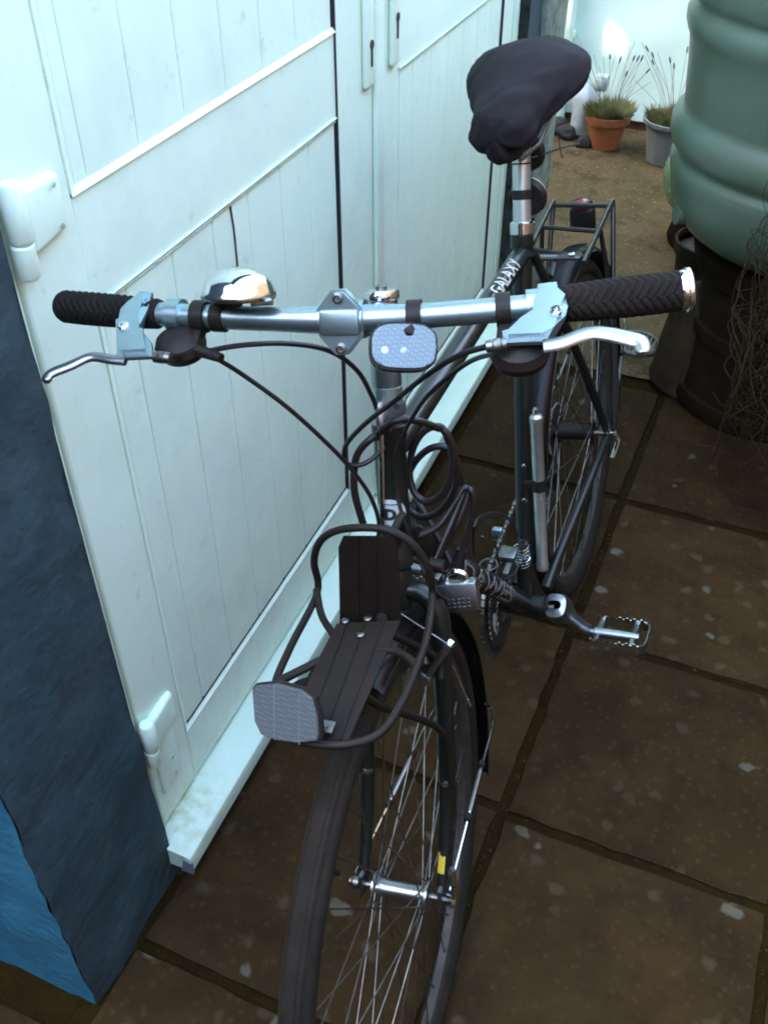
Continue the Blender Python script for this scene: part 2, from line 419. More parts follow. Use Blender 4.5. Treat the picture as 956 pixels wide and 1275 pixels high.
bmesh.ops.subdivide_edges(g.b, edges=[e for e in g.b.edges if e.calc_length() > .5], cuts=60)
for v in g.b.verts: v.co += V3((noise.noise(v.co*12), noise.noise(v.co*12+V3((5, 0, 0))), 0))*.006
g.build('corner_post', 'grey_render', bld, label='grey green rendered corner of the wall')
g = MB(); g.box((-3.25, .38, 2.52), (-.56, 3.0, 2.62), bev=.01); g.box((-.56, .38, 2.49), (-.545, 3.0, 2.63)); g.build('roof', 'roof', bld)
for y in (.0,):
    g = MB(); g.tube([V3((-.50, .38, 2.52)), V3((-.50, 3.0, 2.50))], .05, 12); g.build('gutter', 'upvc', bld)

# door frame and sill
fr = thing('door_frame', (XF, .677, 0), 'white plastic door frame with long pale sill set in the navy wall', 'door frame')
g = MB(); g.box((-.70, .6635, .06), (XF-.003, .6815, 2.07), bev=.001); g.box((-.70, 2.505, .06), (XF-.003, 2.574, 2.07), bev=.004); g.box((-.70, .69, 2.03), (XF-.004, 2.504, 2.074), bev=.003)
g.build('jamb', 'upvc', fr)
g = MB(); g.box((XF-.003, 2.512, .075), (XF+.004, 2.545, 2.03), bev=.002); g.build('jamb_bead', 'upvc', fr)
g = MB()
prof = [(-.705, .075), (-.668, .074), (-.602, .066), (-.5945, .062), (-.592, .055), (-.592, .030), (-.596, .027), (-.705, .027)]
g.prism([V3((x, .655, z)) for x, z in prof], V3((0, 1.93, 0)))
sill = g.build('sill', 'upvc_sill', fr)
g = MB(); g.box((-.62, .66, -.03), (-.70, 2.576, .029)); g.build('sill_footing', 'stone_dark', fr, smooth=False)
g = MB(); g.prism([V3((-.592-.012, .6515, .063)), V3((-.590, .6515, .058)), V3((-.590, .6515, .026)), V3((-.612, .6515, .026))], V3((0, .0045, 0))); g.build('sill_end_cap', 'letter_grey', fr)
# stain on the sill is the sill's own dirt: procedural, near the hinge end
sm = MATS['upvc_sill']; n = sm.node_tree.nodes; l = sm.node_tree.links; b = n['Principled BSDF']
geo = n.new('ShaderNodeNewGeometry'); vd = n.new('ShaderNodeVectorMath'); vd.operation = 'DISTANCE'; vd.inputs[1].default_value = (-.655, .72, .07); l.new(geo.outputs['Position'], vd.inputs[0])
nz = n.new('ShaderNodeTexNoise'); nz.inputs['Scale'].default_value = 45; nz.inputs['Detail'].default_value = 6; l.new(geo.outputs['Position'], nz.inputs['Vector'])
mr = n.new('ShaderNodeMapRange'); mr.inputs[1].default_value = .11; mr.inputs[2].default_value = -.02; l.new(vd.outputs['Value'], mr.inputs[0])
mr2 = n.new('ShaderNodeMapRange'); mr2.inputs[1].default_value = .42; mr2.inputs[2].default_value = .70; l.new(nz.outputs[0], mr2.inputs[0])
mm = n.new('ShaderNodeMath'); mm.operation = 'MULTIPLY'; l.new(mr.outputs[0], mm.inputs[0]); l.new(mr2.outputs[0], mm.inputs[1])
sp = n.new('ShaderNodeSeparateXYZ'); l.new(geo.outputs['Position'], sp.inputs[0])
mr3 = n.new('ShaderNodeMapRange'); mr3.inputs[1].default_value = -.655; mr3.inputs[2].default_value = -.672; mr3.inputs[4].default_value = .8; l.new(sp.outputs['X'], mr3.inputs[0])
m4 = n.new('ShaderNodeMath'); m4.operation = 'MULTIPLY'; l.new(mr3.outputs[0], m4.inputs[0]); l.new(mr2.outputs[0], m4.inputs[1])
m5 = n.new('ShaderNodeMath'); m5.operation = 'MAXIMUM'; l.new(mm.outputs[0], m5.inputs[0]); l.new(m4.outputs[0], m5.inputs[1])
mx = n.new('ShaderNodeMix'); mx.data_type = 'RGBA'; l.new(b.inputs['Base Color'].links[0].from_socket, mx.inputs[6]); mx.inputs[7].default_value = (.30, .30, .09, 1); l.new(m5.outputs[0], mx.inputs[0]); l.new(mx.outputs[2], b.inputs['Base Color'])

PX = XF - .0042       # panel face
def leaf(y0, y1, pl, pr, label, gl, gr, first):
    t = thing('door_leaf', (XF, y0, .08), label, 'door', 'leaves of the white double door')
    zb, zt = .082, 2.025
    def bx(name, ya, yb, za, zc, m='upvc', xf=XF, bev=.004, xb=-.698):
        g = MB(); g.box((xb, ya, za), (xf, yb, zc), bev=bev); return g.build(name, m, t, angle=12)
    bx('stile', y0, pl, zb, zt); bx('stile', pr, y1, zb, zt)
    bx('rail', pl+.0003, pr-.0003, zb, .205, xf=XF-.0004)
    bx('rail', pl+.0003, pr-.0003, .972, 1.098, xf=XF-.0025, bev=.002)
    bx('rail', pl+.0003, pr-.0003, 1.93, zt, xf=XF-.0004)
    def bead(a, bb, nrm, w=.011, m='upvc', name='bead'):
        # sloping glazing bead between frame face and panel
        a, bb = V3(a), V3(bb); g = MB(); q = nrm*w
        g.prism([a, a+q+V3((-.0046, 0, 0)), a+q+V3((-.02, 0, 0)), a+V3((-.02, 0, 0))], bb-a); return g.build(name, m, t)
    x = XF+.0010
    for za, zc in ((.205, .972), (1.098, 1.93)):
        bead((x, pl, za), (x, pl, zc), V3((0, 1, 0)))
        bead((x-.0, pl, za), (x, pr, za), V3((0, 0, 1)), .0065)
        bead((x-.0005, pl, zc), (x-.0005, pr, zc), V3((0, 0, -1)), .008)
        g = MB(); g.box((-.69, pr-.0026, za), (XF+.0005, pr-.0002, zc)); g.build('gasket', 'gasket', t, smooth=False)
        if za < .5: g = MB(); g.box((PX-.004, pl+.0115, za+.0092), (PX+.0018, pr-.0028, za+.0116)); g.build('gasket', 'gasket', t, smooth=False)
    g = MB(); g.box((-.69, pr-.0026, .972), (XF+.0005, pr-.0002, 1.098)); g.build('gasket', 'gasket', t, smooth=False)
    for zz in (.966,):
        g = MB(); g.box((XF-.008, pl+.011, zz-.0008), (XF-.0015, pr-.005, zz+.0008)); g.build('seam', 'upvc_seam', t, smooth=False)
    for za, zc, gg in ((.2150, .9638, gl), (1.1043, 1.93, gr)):
        ys = [pl+.0112]+[v for v in gg if pl+.02 < v < pr-.015]+[pr-.0045]
        for a, bb in zip(ys, ys[1:]):
            g = MB(); w = .0012
            g.prism([V3((-.685, a+w*.2, za)), V3((PX-.006, a+w*.2, za)), V3((PX-.0012, a+w, za)), V3((PX, a+w*3.2, za)), V3((PX, bb-w*3.2, za)), V3((PX-.0012, bb-w, za)), V3((PX-.006, bb-w*.2, za)), V3((-.685, bb-w*.2, za))], V3((0, 0, zc-za)))
            g.build('plank', 'upvc', t, angle=10)
            # the plank's shallow middle reed, a little off centre
        for c in ys[1:-1]:
            g = MB(); g.box((-.684, c-.0008, za), (PX-.0052, c+.0008, zc)); g.build('plank_groove', 'upvc_seam', t, smooth=False)
    return t
gl = [.85, .952, 1.053, 1.152, 1.252, 1.352]; gu = [.822, .922, 1.022, 1.124, 1.225, 1.328]
l1 = leaf(.6845, 1.612, .785, 1.455, 'left white door leaf nearer the camera, hinged at the navy pier', gl, gu, True)
g2 = [1.812, 1.914, 2.02, 2.12, 2.22, 2.32]
l2 = leaf(1.618, 2.498, 1.728, 2.412, 'right white door leaf behind the bicycle saddle, farther from the camera', g2, g2, False)
g = MB(); g.box((XF+.0005, 1.598, .085), (XF+.010, 1.632, 2.02), bev=.003); g.build('meeting_strip', 'upvc', l1)
g = MB(); g.tube([V3((PX+.0015, 1.100, .963)), V3((PX+.001, 1.104, .93)), V3((PX+.001, 1.103, .872))], .0014, 6); g.build('crack', 'gasket', l1)
def plate(t, y, zb, kz):
    g = MB(); g.box((XF, y-.017, zb), (XF+.011, y+.017, zb+.26), bev=.006, seg=3); p = g.build('lock_plate', 'upvc', t)
    g = MB(); g.tube([V3((XF+.009, y+.002, kz+.012)), V3((XF+.0125, y+.002, kz+.012))], .0075, 12)
    g.box((XF+.009, y-.0018, kz-.022), (XF+.0125, y+.0058, kz+.010), bev=.001); g.build('keyhole', 'hole', p)
plate(l1, 1.570, .985, 1.040); plate(l2, 1.688, .990, 1.055)
def hinge(zk, full):
    y = .6835; xk = XF+.014
    g = MB()
    g.box((XF-.001, .697, zk-.010), (XF+.015, .765, zk+.056), bev=.0072, seg=4)
    for v in g.b.verts:
        if v.co.y > .74: v.co.x -= (v.co.y-.74)*.30; v.co.z = (v.co.z-(zk+.023))*(1-(v.co.y-.74)*6)+(zk+.023)
    h = g.build('hinge', 'upvc', l1)
    g = MB(); g.lathe(V3((xk, y+.002, zk+.012)), ZZ, [(0, .0105), (.003, .0122), (.053, .0122), (.057, .0095)], 24); g.build('knuckle', 'upvc', h)
    g = MB(); g.lathe(V3((xk-.001, y+.001, zk-.026)), ZZ, [(0, .009), (.004, .0115), (.034, .0115), (.036, .0100)], 24); g.build('knuckle', 'upvc', h)
    g = MB(); g.lathe(V3((xk, y+.0015, zk+.0095)), ZZ, [(0, .0100), (.003, .0100)], 20); g.build('washer', 'upvc_seam', h)
    if not full: g = MB(); g.box((XF-.001, .699, zk-.135), (XF+.005, .752, zk-.008), bev=.004); g.build('hinge_plate', 'upvc', h)
for yy, zz in ((.745, 1.128), (.745, 1.086), (.735, .205), (.735, .165)):
    g = MB(); g.lathe(V3((XF+(.0142 if zz > 1 else .0045), yy, zz)), V3((1, 0, 0)), [(0, .0030), (.0010, .0028), (.0012, .0010)], 12); g.build('screw_cap', 'upvc_seam', l1)
hinge(1.083, True); hinge(.285, False); hinge(1.80, True)

# ------------------------------------------------------------------ far end of the yard
bw = thing('white_wall', (-1, 4.5, 0), 'whitewashed wall across the far end of the yard behind the flower pots', 'wall')
g = MB()
def wf(i, j):
    x = -3.2+4.5*i/110; z = .035+2.6*j/60
    if j == 0: z += noise.noise(V3((x*8, 0, 0)))*.012
    return V3((x, 4.475 + noise.noise(V3((x*5, z*5, 0)))*.009 + noise.noise(V3((x*20, z*20, 0)))*.003, z))
g.grid(wf, 111, 61); g.build('wall_face', 'white_wall', bw)
g = MB(); g.box((-3.2, 4.50, -.03), (1.3, 4.75, 2.63)); g.build('wall_body', 'white_wall', bw, smooth=False)
x = -3.15
while x < 1.2:
    g = MB(); g.box((x, 4.487+random.uniform(0, .006), -.02), (x+.215, 4.56, .042), bev=.004); g.build('brick', 'brick_red', bw, smooth=False); x += .225
g = MB(); g.tube([V3((-.915, 4.44, .02)), V3((-.915, 4.44, 2.5))], .02, 12)
g.tube([V3((-.985, 4.435, .02)), V3((-.985, 4.435, 2.5))], .034, 16)
for z in (.35, 1.3, 2.1): g.box((-1.03, 4.43, z), (-.89, 4.47, z+.03), bev=.004)
tag(g.build('drainpipe', 'upvc'), 'pair of pale vertical drainpipes on the far white wall left of the pots', 'drainpipe')
# unseen walls added right and behind the camera to hold back sky light
rw = thing('added_side_wall', (1.25, 1, 0), 'rough brown wall added out of view on the right to limit sky light', 'wall')
g = MB(); g.box((1.05, -2.7, -.03), (1.25, 4.45, 2.5), bev=.01); g.build('wall_face', 'added_wall', rw, smooth=False)
hs = thing('added_house', (0, -3, 0), 'wall block added behind the camera to hold back sky light', 'building')
g = MB(); g.box((-3.2, -5.2, -.03), (1.25, -2.8, 3.4), bev=.01); g.build('wall_face', 'added_wall', hs, smooth=False)
g = MB(); g.box((-3.4, -2.79, -.03), (-1.75, -.35, 3.2), bev=.01); g.build('sun_block_wing', 'added_wall', hs, smooth=False)  # unseen wing added to keep sun off the near ground and end wall

def lathe_pot(name, c, prof, m, label, cat, soil_z, soil_r, group='flower pots in the yard'):
    t = thing(name, c, label, cat, group)
    g = MB(); g.lathe(V3(c), ZZ, prof, 36, cap1=False); g.build('pot_wall', m, t)
    g = MB(); g.lathe(V3(c), ZZ, [(soil_z-.01, soil_r), (soil_z, soil_r), (soil_z+.006, soil_r*.5), (soil_z+.008, .002)], 20); g.build('soil', 'soil', t)
    return t
def G(x, y, z=0.): return onplane(x, y, V3((0, 0, z)), ZZ)
pc = G(753, 181, .0); pc.y -= .02; pc.z = 0
lathe_pot('flower_pot', pc, [(0, .052), (.002, .057), (.108, .081), (.108, .090), (.138, .095), (.141, .092), (.139, .084), (.112, .079)], 'terracotta', 'terracotta flower pot holding lavender by the white wall', 'flower pot', .120, .081)
pc2 = V3((-.385, 4.15, 0))
lathe_pot('flower_pot', pc2, [(0, .085), (.002, .09), (.155, .115), (.155, .127), (.170, .129), (.172, .125), (.166, .114), (.14, .112)], 'grey_pot', 'grey blue plastic pot of lavender half hidden by the water tank', 'flower pot', .145, .110)
def lavender(c, z, r, label, nl, nf, hgt, seed):
    rnd = random.Random(seed); t = thing('lavender', (c.x, c.y, z), label, 'plant', 'lavender plants in pots')
    g = MB()
    for i in range(nl):
        a = rnd.uniform(0, 6.283); rr = r*math.sqrt(rnd.random())*.85; p = V3((c.x+rr*math.cos(a), c.y+rr*math.sin(a), z))
        h = rnd.uniform(.03, .072); d = V3((math.cos(a)*rr*.45+rnd.uniform(-.022, .022), math.sin(a)*rr*.45+rnd.uniform(-.022, .022), h))
        w = rnd.uniform(.0018, .0035); sd = V3((math.sin(a+1), -math.cos(a+1), 0))*w
        v = [g.b.verts.new(q) for q in (p-sd, p+sd, p+d*.6+sd*1.2, p+d, p+d*.6-sd*1.2)]; g.b.faces.new(v)
    g.build('leaves', 'leaf', t, kind='stuff', smooth=False)
    gs = MB()
    for i in range(nf):
        a = rnd.uniform(0, 6.283); rr = r*.6*math.sqrt(rnd.random()); p = V3((c.x+rr*math.cos(a), c.y+rr*math.sin(a), z))
        h = rnd.uniform(.55, 1.)*hgt; lean = V3((math.cos(a), math.sin(a), 0))*rnd.uniform(.02, .17) + V3((rnd.uniform(-.05, .05), rnd.uniform(-.05, .05), 0))
        pts = [p, p+lean*.35+ZZ*h*.5, p+lean+ZZ*h]; pts = spline(pts, 4); gs.tube(pts, .0008, 4, cap=False)
        e = pts[-1]; dd = (pts[-1]-pts[-2]).normalized()
        if rnd.random() < .5:
            g = MB(); g.lathe(e, dd, [(0, .0012), (.006, .0030), (.014, .0036), (.022, .0030), (.028, .0014)], 7); g.build('flower_head', 'flower', t)
    gs.build('stems', 'stem', t, kind='stuff', smooth=False)
lavender(pc, .12, .088, 'lavender with dark seed heads growing in the terracotta pot', 1500, 26, .27, 3)
lavender(pc2, .145, .105, 'sparse lavender growing in the grey blue pot behind the tank', 900, 22, .28, 5)
c = G(722, 168); g = MB()
g.lathe(c+V3((0, 0, 0)), ZZ, [(0, .03), (.01, .045), (.05, .05), (.11, .045), (.15, .05), (.19, .035), (.21, .012)], 18, side=V3((1, 0, 0)))
for v in g.b.verts: v.co += noise.noise_vector(v.co*22)*.022
tag(g.build('plastic_bag', 'bag_white'), 'crumpled white plastic bag standing left of the terracotta pot', 'bag')
g = MB(); c2 = G(722, 168)
g.box(c2+V3((.02, .05, .17)), c2+V3((.075, .10, .235)), bev=.01); g.box(c2+V3((.03, .045, .185)), c2+V3((.065, .052, .22)), bev=.002)
tag(g.build('small_lamp', 'bag_white'), 'little pale square lantern head behind the plastic bag', 'lantern')
for i, (x, y, s_, lb) in enumerate(((705, 172, .045, 'dark lump of stone lying at the foot of the wall corner'), (725, 182, .035, 'dark stone lying against the left side of the terracotta pot'), (690, 165, .05, 'largest dark stone tucked behind the corner post'))):
    g = MB(); bmesh.ops.create_icosphere(g.b, subdivisions=3, radius=s_); c = G(x, y)
    for v in g.b.verts: v.co = v.co*(1+noise.noise(v.co*30+V3((i*9, 0, 0)))*.35); v.co.z = v.co.z*.75+s_*.5; v.co += c
    tag(g.build('stone', 'stone_dark'), lb, 'stone', 'dark stones by the wall corner')

# added unseen sun screen; its opening throws a bright spot on the white wall
nb = thing('sun_blocker', (-8, 2, 0), 'tall unseen screen added left of the yard to block the sun except for one spot', 'building')
k_ = (-8.0+.78)/(-SUN_DIR.x*math.cos(SUN_EL)); hy, hz = 4.47-SUN_DIR.y*math.cos(SUN_EL)*k_, .378+math.sin(SUN_EL)*k_; hw_ = .022; hv_ = .060
for i, (ya, yb, za, zb_) in enumerate(((-7, hy-hw_, -.03, 7.2), (hy+hw_, 9, -.03, 7.2), (hy-hw_, hy+hw_, -.03, hz-hv_), (hy-hw_, hy+hw_, hz+hv_, 7.2))):
    g = MB(); g.box((-8.03, ya, za), (-7.97, yb, zb_)); g.build('blocker_panel', 'added_wall', nb, smooth=False)
# water tank
TC = V3((.135, 2.50, 0)); wt_ = thing('water_tank', (TC.x, TC.y, .44), 'tall ribbed green plastic water tank standing on a dark stand', 'water tank')
pf = [(.44, .05), (.442, .20), (.455, .262), (.485, .305), (.53, .338), (.57, .352), (.615, .362), (.640, .364), (.648, .361), (.654, .353), (.660, .352), (.667, .358), (.680, .370), (.700, .376), (.726, .376), (.740, .370), (.750, .360), (.757, .354), (.77, .356), (.85, .364), (.905, .371), (.918, .378), (.935, .385), (.955, .386), (.966, .380), (.974, .372), (.980, .371), (.988, .378), (1.00, .388), (1.05, .392), (1.10, .394), (1.22, .394), (1.235, .402), (1.27, .403), (1.30, .39), (1.31, .36), (1.33, .30), (1.34, .02)]
g = MB(); g.lathe(V3((TC.x, TC.y, 0)), ZZ, pf, 96); g.build('barrel', 'tank_green', wt_, angle=60)
g = MB(); an_ = R(252); q_ = V3((math.cos(an_), math.sin(an_), 0)); g.tube([V3((TC.x, TC.y, z_))+q_*(r_+.0006) for z_, r_ in pf[3:-3]], .0022, 6); g.build('mould_seam', 'tank_green', wt_)
g = MB(); q_ = V3((math.cos(R(208)), math.sin(R(208)), 0)); g.tube([V3((TC.x, TC.y, .53))+q_*.33, V3((TC.x, TC.y, .53))+q_*.352], .022, 20); g.build('outlet_boss', 'tank_green', wt_)
g = MB(); g.lathe(V3((TC.x, TC.y, 1.335)), ZZ, [(0, .20), (.03, .20), (.035, .19), (.036, .02)], 48); g.build('lid', 'dark_plastic', wt_)
g = MB(); g.lathe(V3((TC.x, TC.y, 0)), ZZ, [(.0, .245), (.02, .25), (.05, .248), (.055, .238), (.20, .228), (.205, .236), (.235, .236), (.24, .226), (.36, .222), (.365, .245), (.40, .26), (.437, .27), (.4385, .05)], 64)
tag(g.build('tank_stand', 'dark_plastic'), 'dark brown round flared stand under the green water tank', 'stand')
c = V3((-.055, 2.49, 0)); g = MB(); g.lathe(c, ZZ, [(0, .112), (.012, .116), (.02, .112), (.10, .108), (.20, .098), (.25, .082), (.275, .055), (.285, .02), (.286, .002)], 40)
for v in g.b.verts: v.co += noise.noise_vector(v.co*9)*.010
tag(g.build('cloche', 'murky_plastic'), 'murky brown rounded bell cover against the left foot of the tank stand', 'cover')
c = V3((-.085, 2.72, 0)); t = thing('flower_pot', c, 'tall narrow brown pot with pale rim between the tank stand and the yard', 'flower pot', 'flower pots in the yard')
g = MB(); g.lathe(c, ZZ, [(0, .07), (.002, .075), (.28, .098), (.28, .106), (.315, .108), (.317, .102), (.30, .098)], 32, cap1=False); g.build('pot_wall', 'murky_plastic', t)
g = MB(); g.lathe(c, ZZ, [(.285, .096), (.29, .002)], 24); g.build('soil', 'soil', t)
# small green tub behind
c = V3((-.125, 3.42, 0)); t = thing('garden_tub', c, 'small glossy green tub with bright rim beyond the water tank', 'tub')
g = MB(); g.lathe(c, ZZ, [(.12, .15), (.15, .175), (.20, .195), (.26, .20), (.30, .185), (.335, .15), (.35, .10), (.352, .01)], 40); g.build('tub_body', 'tub_green', t)
g = MB(); g.lathe(c, ZZ, [(0, .145), (.02, .15), (.10, .13), (.121, .135)], 30); g.build('foot', 'dark_plastic', t)
# wire netting roll
NC = V3((.285, 2.12, 0)); g = MB(); rr = .235; hh = .56; nn = 40; ch = .0235; rows = int(hh/ch)
def np_(i, j, ox, oz):
    a = (i+ox)*2*math.pi/nn; z = (j+oz)*ch
    q = V3((math.cos(a), math.sin(a), 0)); w = 1+.05*noise.noise(V3((a*2, z*9, 2)))+.015*noise.noise(V3((a*9, z*30, 2)))
    return NC + q*rr*w + ZZ*(z+.004*noise.noise(V3((a*20, z*50, 0))))
for j in range(rows):
    for i in range(nn):
        s_ = .5*(j % 2)
        A, B, C_ = np_(i, j, s_, 0), np_(i, j, s_, .55), np_(i, j, s_+.5, 1.)
        D = np_(i, j, s_-.5, 1.)
        for p, q in ((A, B), (B, C_), (B, D)): g.tube([p, q], .0009, 3, cap=False)
tag(g.build('wire_netting', 'wire', smooth=False), 'upright roll of rusty chicken wire on the slabs at the right edge', 'wire netting', 'chicken wire rolls')
g = MB(); rr2 = .19; nn = 34
for j in range(rows):
    for i in range(nn):
        s_ = .5*(j % 2)
        f2 = lambda i, j, ox, oz: NC + (np_(i, j, ox, oz)-NC)*1.0
        a = (i+s_)*2*math.pi/nn
        def h2(ox, oz):
            a = (i+ox)*2*math.pi/nn; z = (j+oz)*ch; w = 1+.10*noise.noise(V3((a*2, z*7, 8)))
            return NC+V3((math.cos(a)*rr2*w, math.sin(a)*rr2*w, z*.98))
        A, B, C_, D = h2(s_, 0), h2(s_, .55), h2(s_+.5, 1.), h2(s_-.5, 1.)
        for p, q in ((A, B), (B, C_), (B, D)): g.tube([p, q], .0008, 3, cap=False)
tag(g.build('wire_netting', 'wire', smooth=False), 'inner coil of chicken wire inside the upright wire roll', 'wire netting', 'chicken wire rolls')
rnd = random.Random(11); g = MB()
for i in range(95):
    x0 = rnd.uniform(.03, .26); p = V3((x0, rnd.uniform(1.93, 2.12), rnd.uniform(.30, .50) if i % 3 else rnd.uniform(.02, .4))); pts = [p]; d = V3((rnd.uniform(-.25, .25), rnd.uniform(-.1, .2), 1)).normalized()
    for k in range(rnd.randint(5, 13)):
        d = (d + V3((rnd.gauss(0, .42), rnd.gauss(0, .25), rnd.gauss(.10, .32)))).normalized(); p = p + d*.034
        if p.x < .0: p.x = .0 - p.x*.5; d.x = abs(d.x)
        dd = V3((p.x-TC.x, p.y-TC.y, 0))
        if p.z > .42 and dd.length < .392: p = V3((TC.x, TC.y, p.z)) + dd.normalized()*.394
        pts.append(p)
    g.tube(spline(pts, 3), [.0014*(1-.6*q/(3*(len(pts)-1))) if i % 3 else .0021*(1-.6*q/(3*(len(pts)-1))) for q in range(3*(len(pts)-1)+1)], 4, cap=False)
tag(g.build('dead_creeper', 'twig', smooth=False), 'tangle of dry creeper stems spilling over the chicken wire by the tank', 'dry plant')['kind'] = 'stuff'
g = MB(); g.tube(spline([onplane(932, 428, V3((0, 1.88, 0)), V3((0, 1, 0))), onplane(927, 445, V3((0, 1.88, 0)), V3((0, 1, 0))), onplane(919, 478, V3((0, 1.885, 0)), V3((0, 1, 0)))], 4), .0017, 5)
tag(g.build('straw', 'grit'), 'single pale dry straw caught in the chicken wire', 'straw')
# drain grate
c = V3((-.235, 2.63, .004)); t = thing('drain_grate', c, 'small round iron drain grate set in the concrete beyond the slabs', 'drain grate')
g = MB(); g.lathe(c, ZZ, [(-.012, .074), (.004, .074), (.006, .071), (.006, .06), (.0, .058), (-.012, .058)], 32, cap0=False, cap1=False); g.build('ring', 'iron', t)
g = MB()
for i in range(-4, 5):
    w = math.sqrt(max(0, .058**2-(i*.0125)**2)); g.box(c+V3((i*.0125-.003, -w, -.006)), c+V3((i*.0125+.003, w, .004)))
g.box(c+V3((-.058, -.004, -.007)), c+V3((.058, .004, .0035))); g.build('bars', 'iron', t, smooth=False)
g = MB(); g.lathe(c, ZZ, [(-.004, .057), (-.0035, .002)], 20); g.build('drain_hole', 'gasket', t)

# ------------------------------------------------------------------ bicycle
YAW, LEAN, STE, BST, WB = .01891, .1819, .06678, .11202, 1.0559
HA = R(72.5); HS = R(73)
BO = V3((-.17028, 1.64699, 0))
BF = V3((math.sin(YAW), -math.cos(YAW), 0)); L0 = V3((math.cos(YAW), math.sin(YAW), 0))
BU = ZZ*math.cos(LEAN) - L0*math.sin(LEAN); BL = L0*math.cos(LEAN) + ZZ*math.sin(LEAN)
def B(s, t, h): return BO + BF*s + BL*t + BU*h
DS = -BF*math.cos(HA) + BU*math.sin(HA); NS = BF*math.sin(HA) + BU*math.cos(HA)
AX0 = B(WB, 0, .345) - NS*.05
def rotst(a): return NS*math.cos(a) + BL*math.sin(a), BL*math.cos(a) - NS*math.sin(a)
N1, T1 = rotst(STE); N2, T2 = rotst(STE+BST)
def S(u, t, l): return AX0 + N1*u + T1*t + DS*l
def SB(u, t, l): return AX0 + N2*u + T2*t + DS*l
HUB = S(.05, 0, 0)
WE = N1*math.sin(HA) - DS*math.cos(HA); WV = N1*math.cos(HA) + DS*math.sin(HA)
def Wf(e, t, v): return HUB + WE*e + T1*t + WV*v
def Wr(e, t, v): return B(0, 0, .345) + BF*e + BL*t + BU*v
def px_e(x, y, e): return onplane(x, y, Wf(e, 0, 0), WE)
def px_v(x, y, v): return onplane(x, y, Wf(0, 0, v), WV)
def px_wt(x, y, t): return onplane(x, y, Wf(0, t, 0), T1)
def px_u(x, y, u): return onplane(x, y, S(u, 0, 0), N1)
def px_t(x, y, t): return onplane(x, y, B(0, t, 0), BL)
def px_h(x, y, h): return onplane(x, y, B(0, 0, h), BU)
def px_s(x, y, s): return onplane(x, y, B(s, 0, 0), BF)

bike = thing('bicycle', B(.5, 0, 0), 'dark touring bicycle with flat silver handlebar and black front rack leaning against the white door', 'bicycle')
# --- frame
ST_T = B(.438-.63*math.cos(HS), 0, .27+.63*math.sin(HS))
def along(a, b, k): return a + (b-a)*k
BB = B(.438, 0, .27)
HTB, HTT = S(0, 0, .43), S(0, 0, .600)
g = MB(); g.lathe(S(0, 0, .425), DS, [(0, .0165), (.004, .0195), (.016, .0195), (.019, .0178), (.153, .0178), (.157, .0195), (.170, .0195), (.173, .0165)], 28)
frame = g.build('frame_head_tube', 'frame_green', bike)
TT0, TT1 = S(0, 0, .560), along(BB, ST_T, .955)
g = MB(); g.tube([TT0, TT1], .0145, 24); top_tube = g.build('top_tube', 'frame_green', bike)
DT0, DT1 = S(0, 0, .465), BB
g = MB(); g.tube([DT0, DT1], .0178, 24); down_tube = g.build('down_tube', 'frame_green', bike)
g = MB(); g.tube([BB, ST_T], .0148, 24); seat_tube = g.build('seat_tube', 'frame_green', bike)
g = MB(); g.lathe(BB-BL*.036, BL, [(0, .018), (.003, .0205), (.069, .0205), (.072, .018)], 24); g.build('bottom_bracket_shell', 'frame_green', bike)
for sg_ in (1, -1):
    g = MB(); pts = spline([B(.40, .028*sg_, .275), B(.33, .034*sg_, .290), B(.12, .056*sg_, .328), B(.012, .064*sg_, .343)], 6)
    g.tube(pts, [.0105-.0035*i/(len(pts)-1) for i in range(len(pts))], 14); g.build('chainstay', 'frame_green', bike)
    g = MB(); a = along(BB, ST_T, .955)+BL*.016*sg_
    pts = spline([a, along(a, B(.0, .064*sg_, .352), .5)+BL*.004*sg_, B(.004, .064*sg_, .356)], 6); g.tube(pts, .0078, 14); g.build('seatstay', 'frame_green', bike)
    g = MB(); g.prism([B(.018, .062*sg_, .330), B(.022, .062*sg_, .362), B(-.012, .062*sg_, .362), B(-.014, .062*sg_, .335)], BL*.005*sg_, bev=.0015); g.build('dropout', 'steel', bike)
    g = MB(); g.tube([along(a, B(0, .064*sg_, .352), .36)+BL*.0, along(a, B(0, .064*sg_, .352), .36)-BF*.018], .006, 10); g.build('brake_boss', 'steel', bike)
g = MB(); g.lathe(along(BB, ST_T, .965), (ST_T-BB).normalized(), [(0, .0165), (.002, .0175), (.020, .0175), (.022, .016)], 24); g.build('seat_lug', 'frame_green', bike)
# bottle bosses on the seat tube
DD = (ST_T-BB).normalized(); SF = BF*math.sin(HS)+BU*math.cos(HS)
for px_, py_ in ((648, 588), (648, 637)):
    k = .0
    best = min((abs((px_t(px_, py_, .008)-(BB+DD*q*.01)).length), q*.01) for q in range(10, 50))[1]
    g = MB(); g.lathe(BB+DD*best+SF*.0135+BL*.004, SF, [(0, .0042), (.003, .0042), (.0045, .003)], 12); g.build('bottle_bolt', 'chrome', bike)
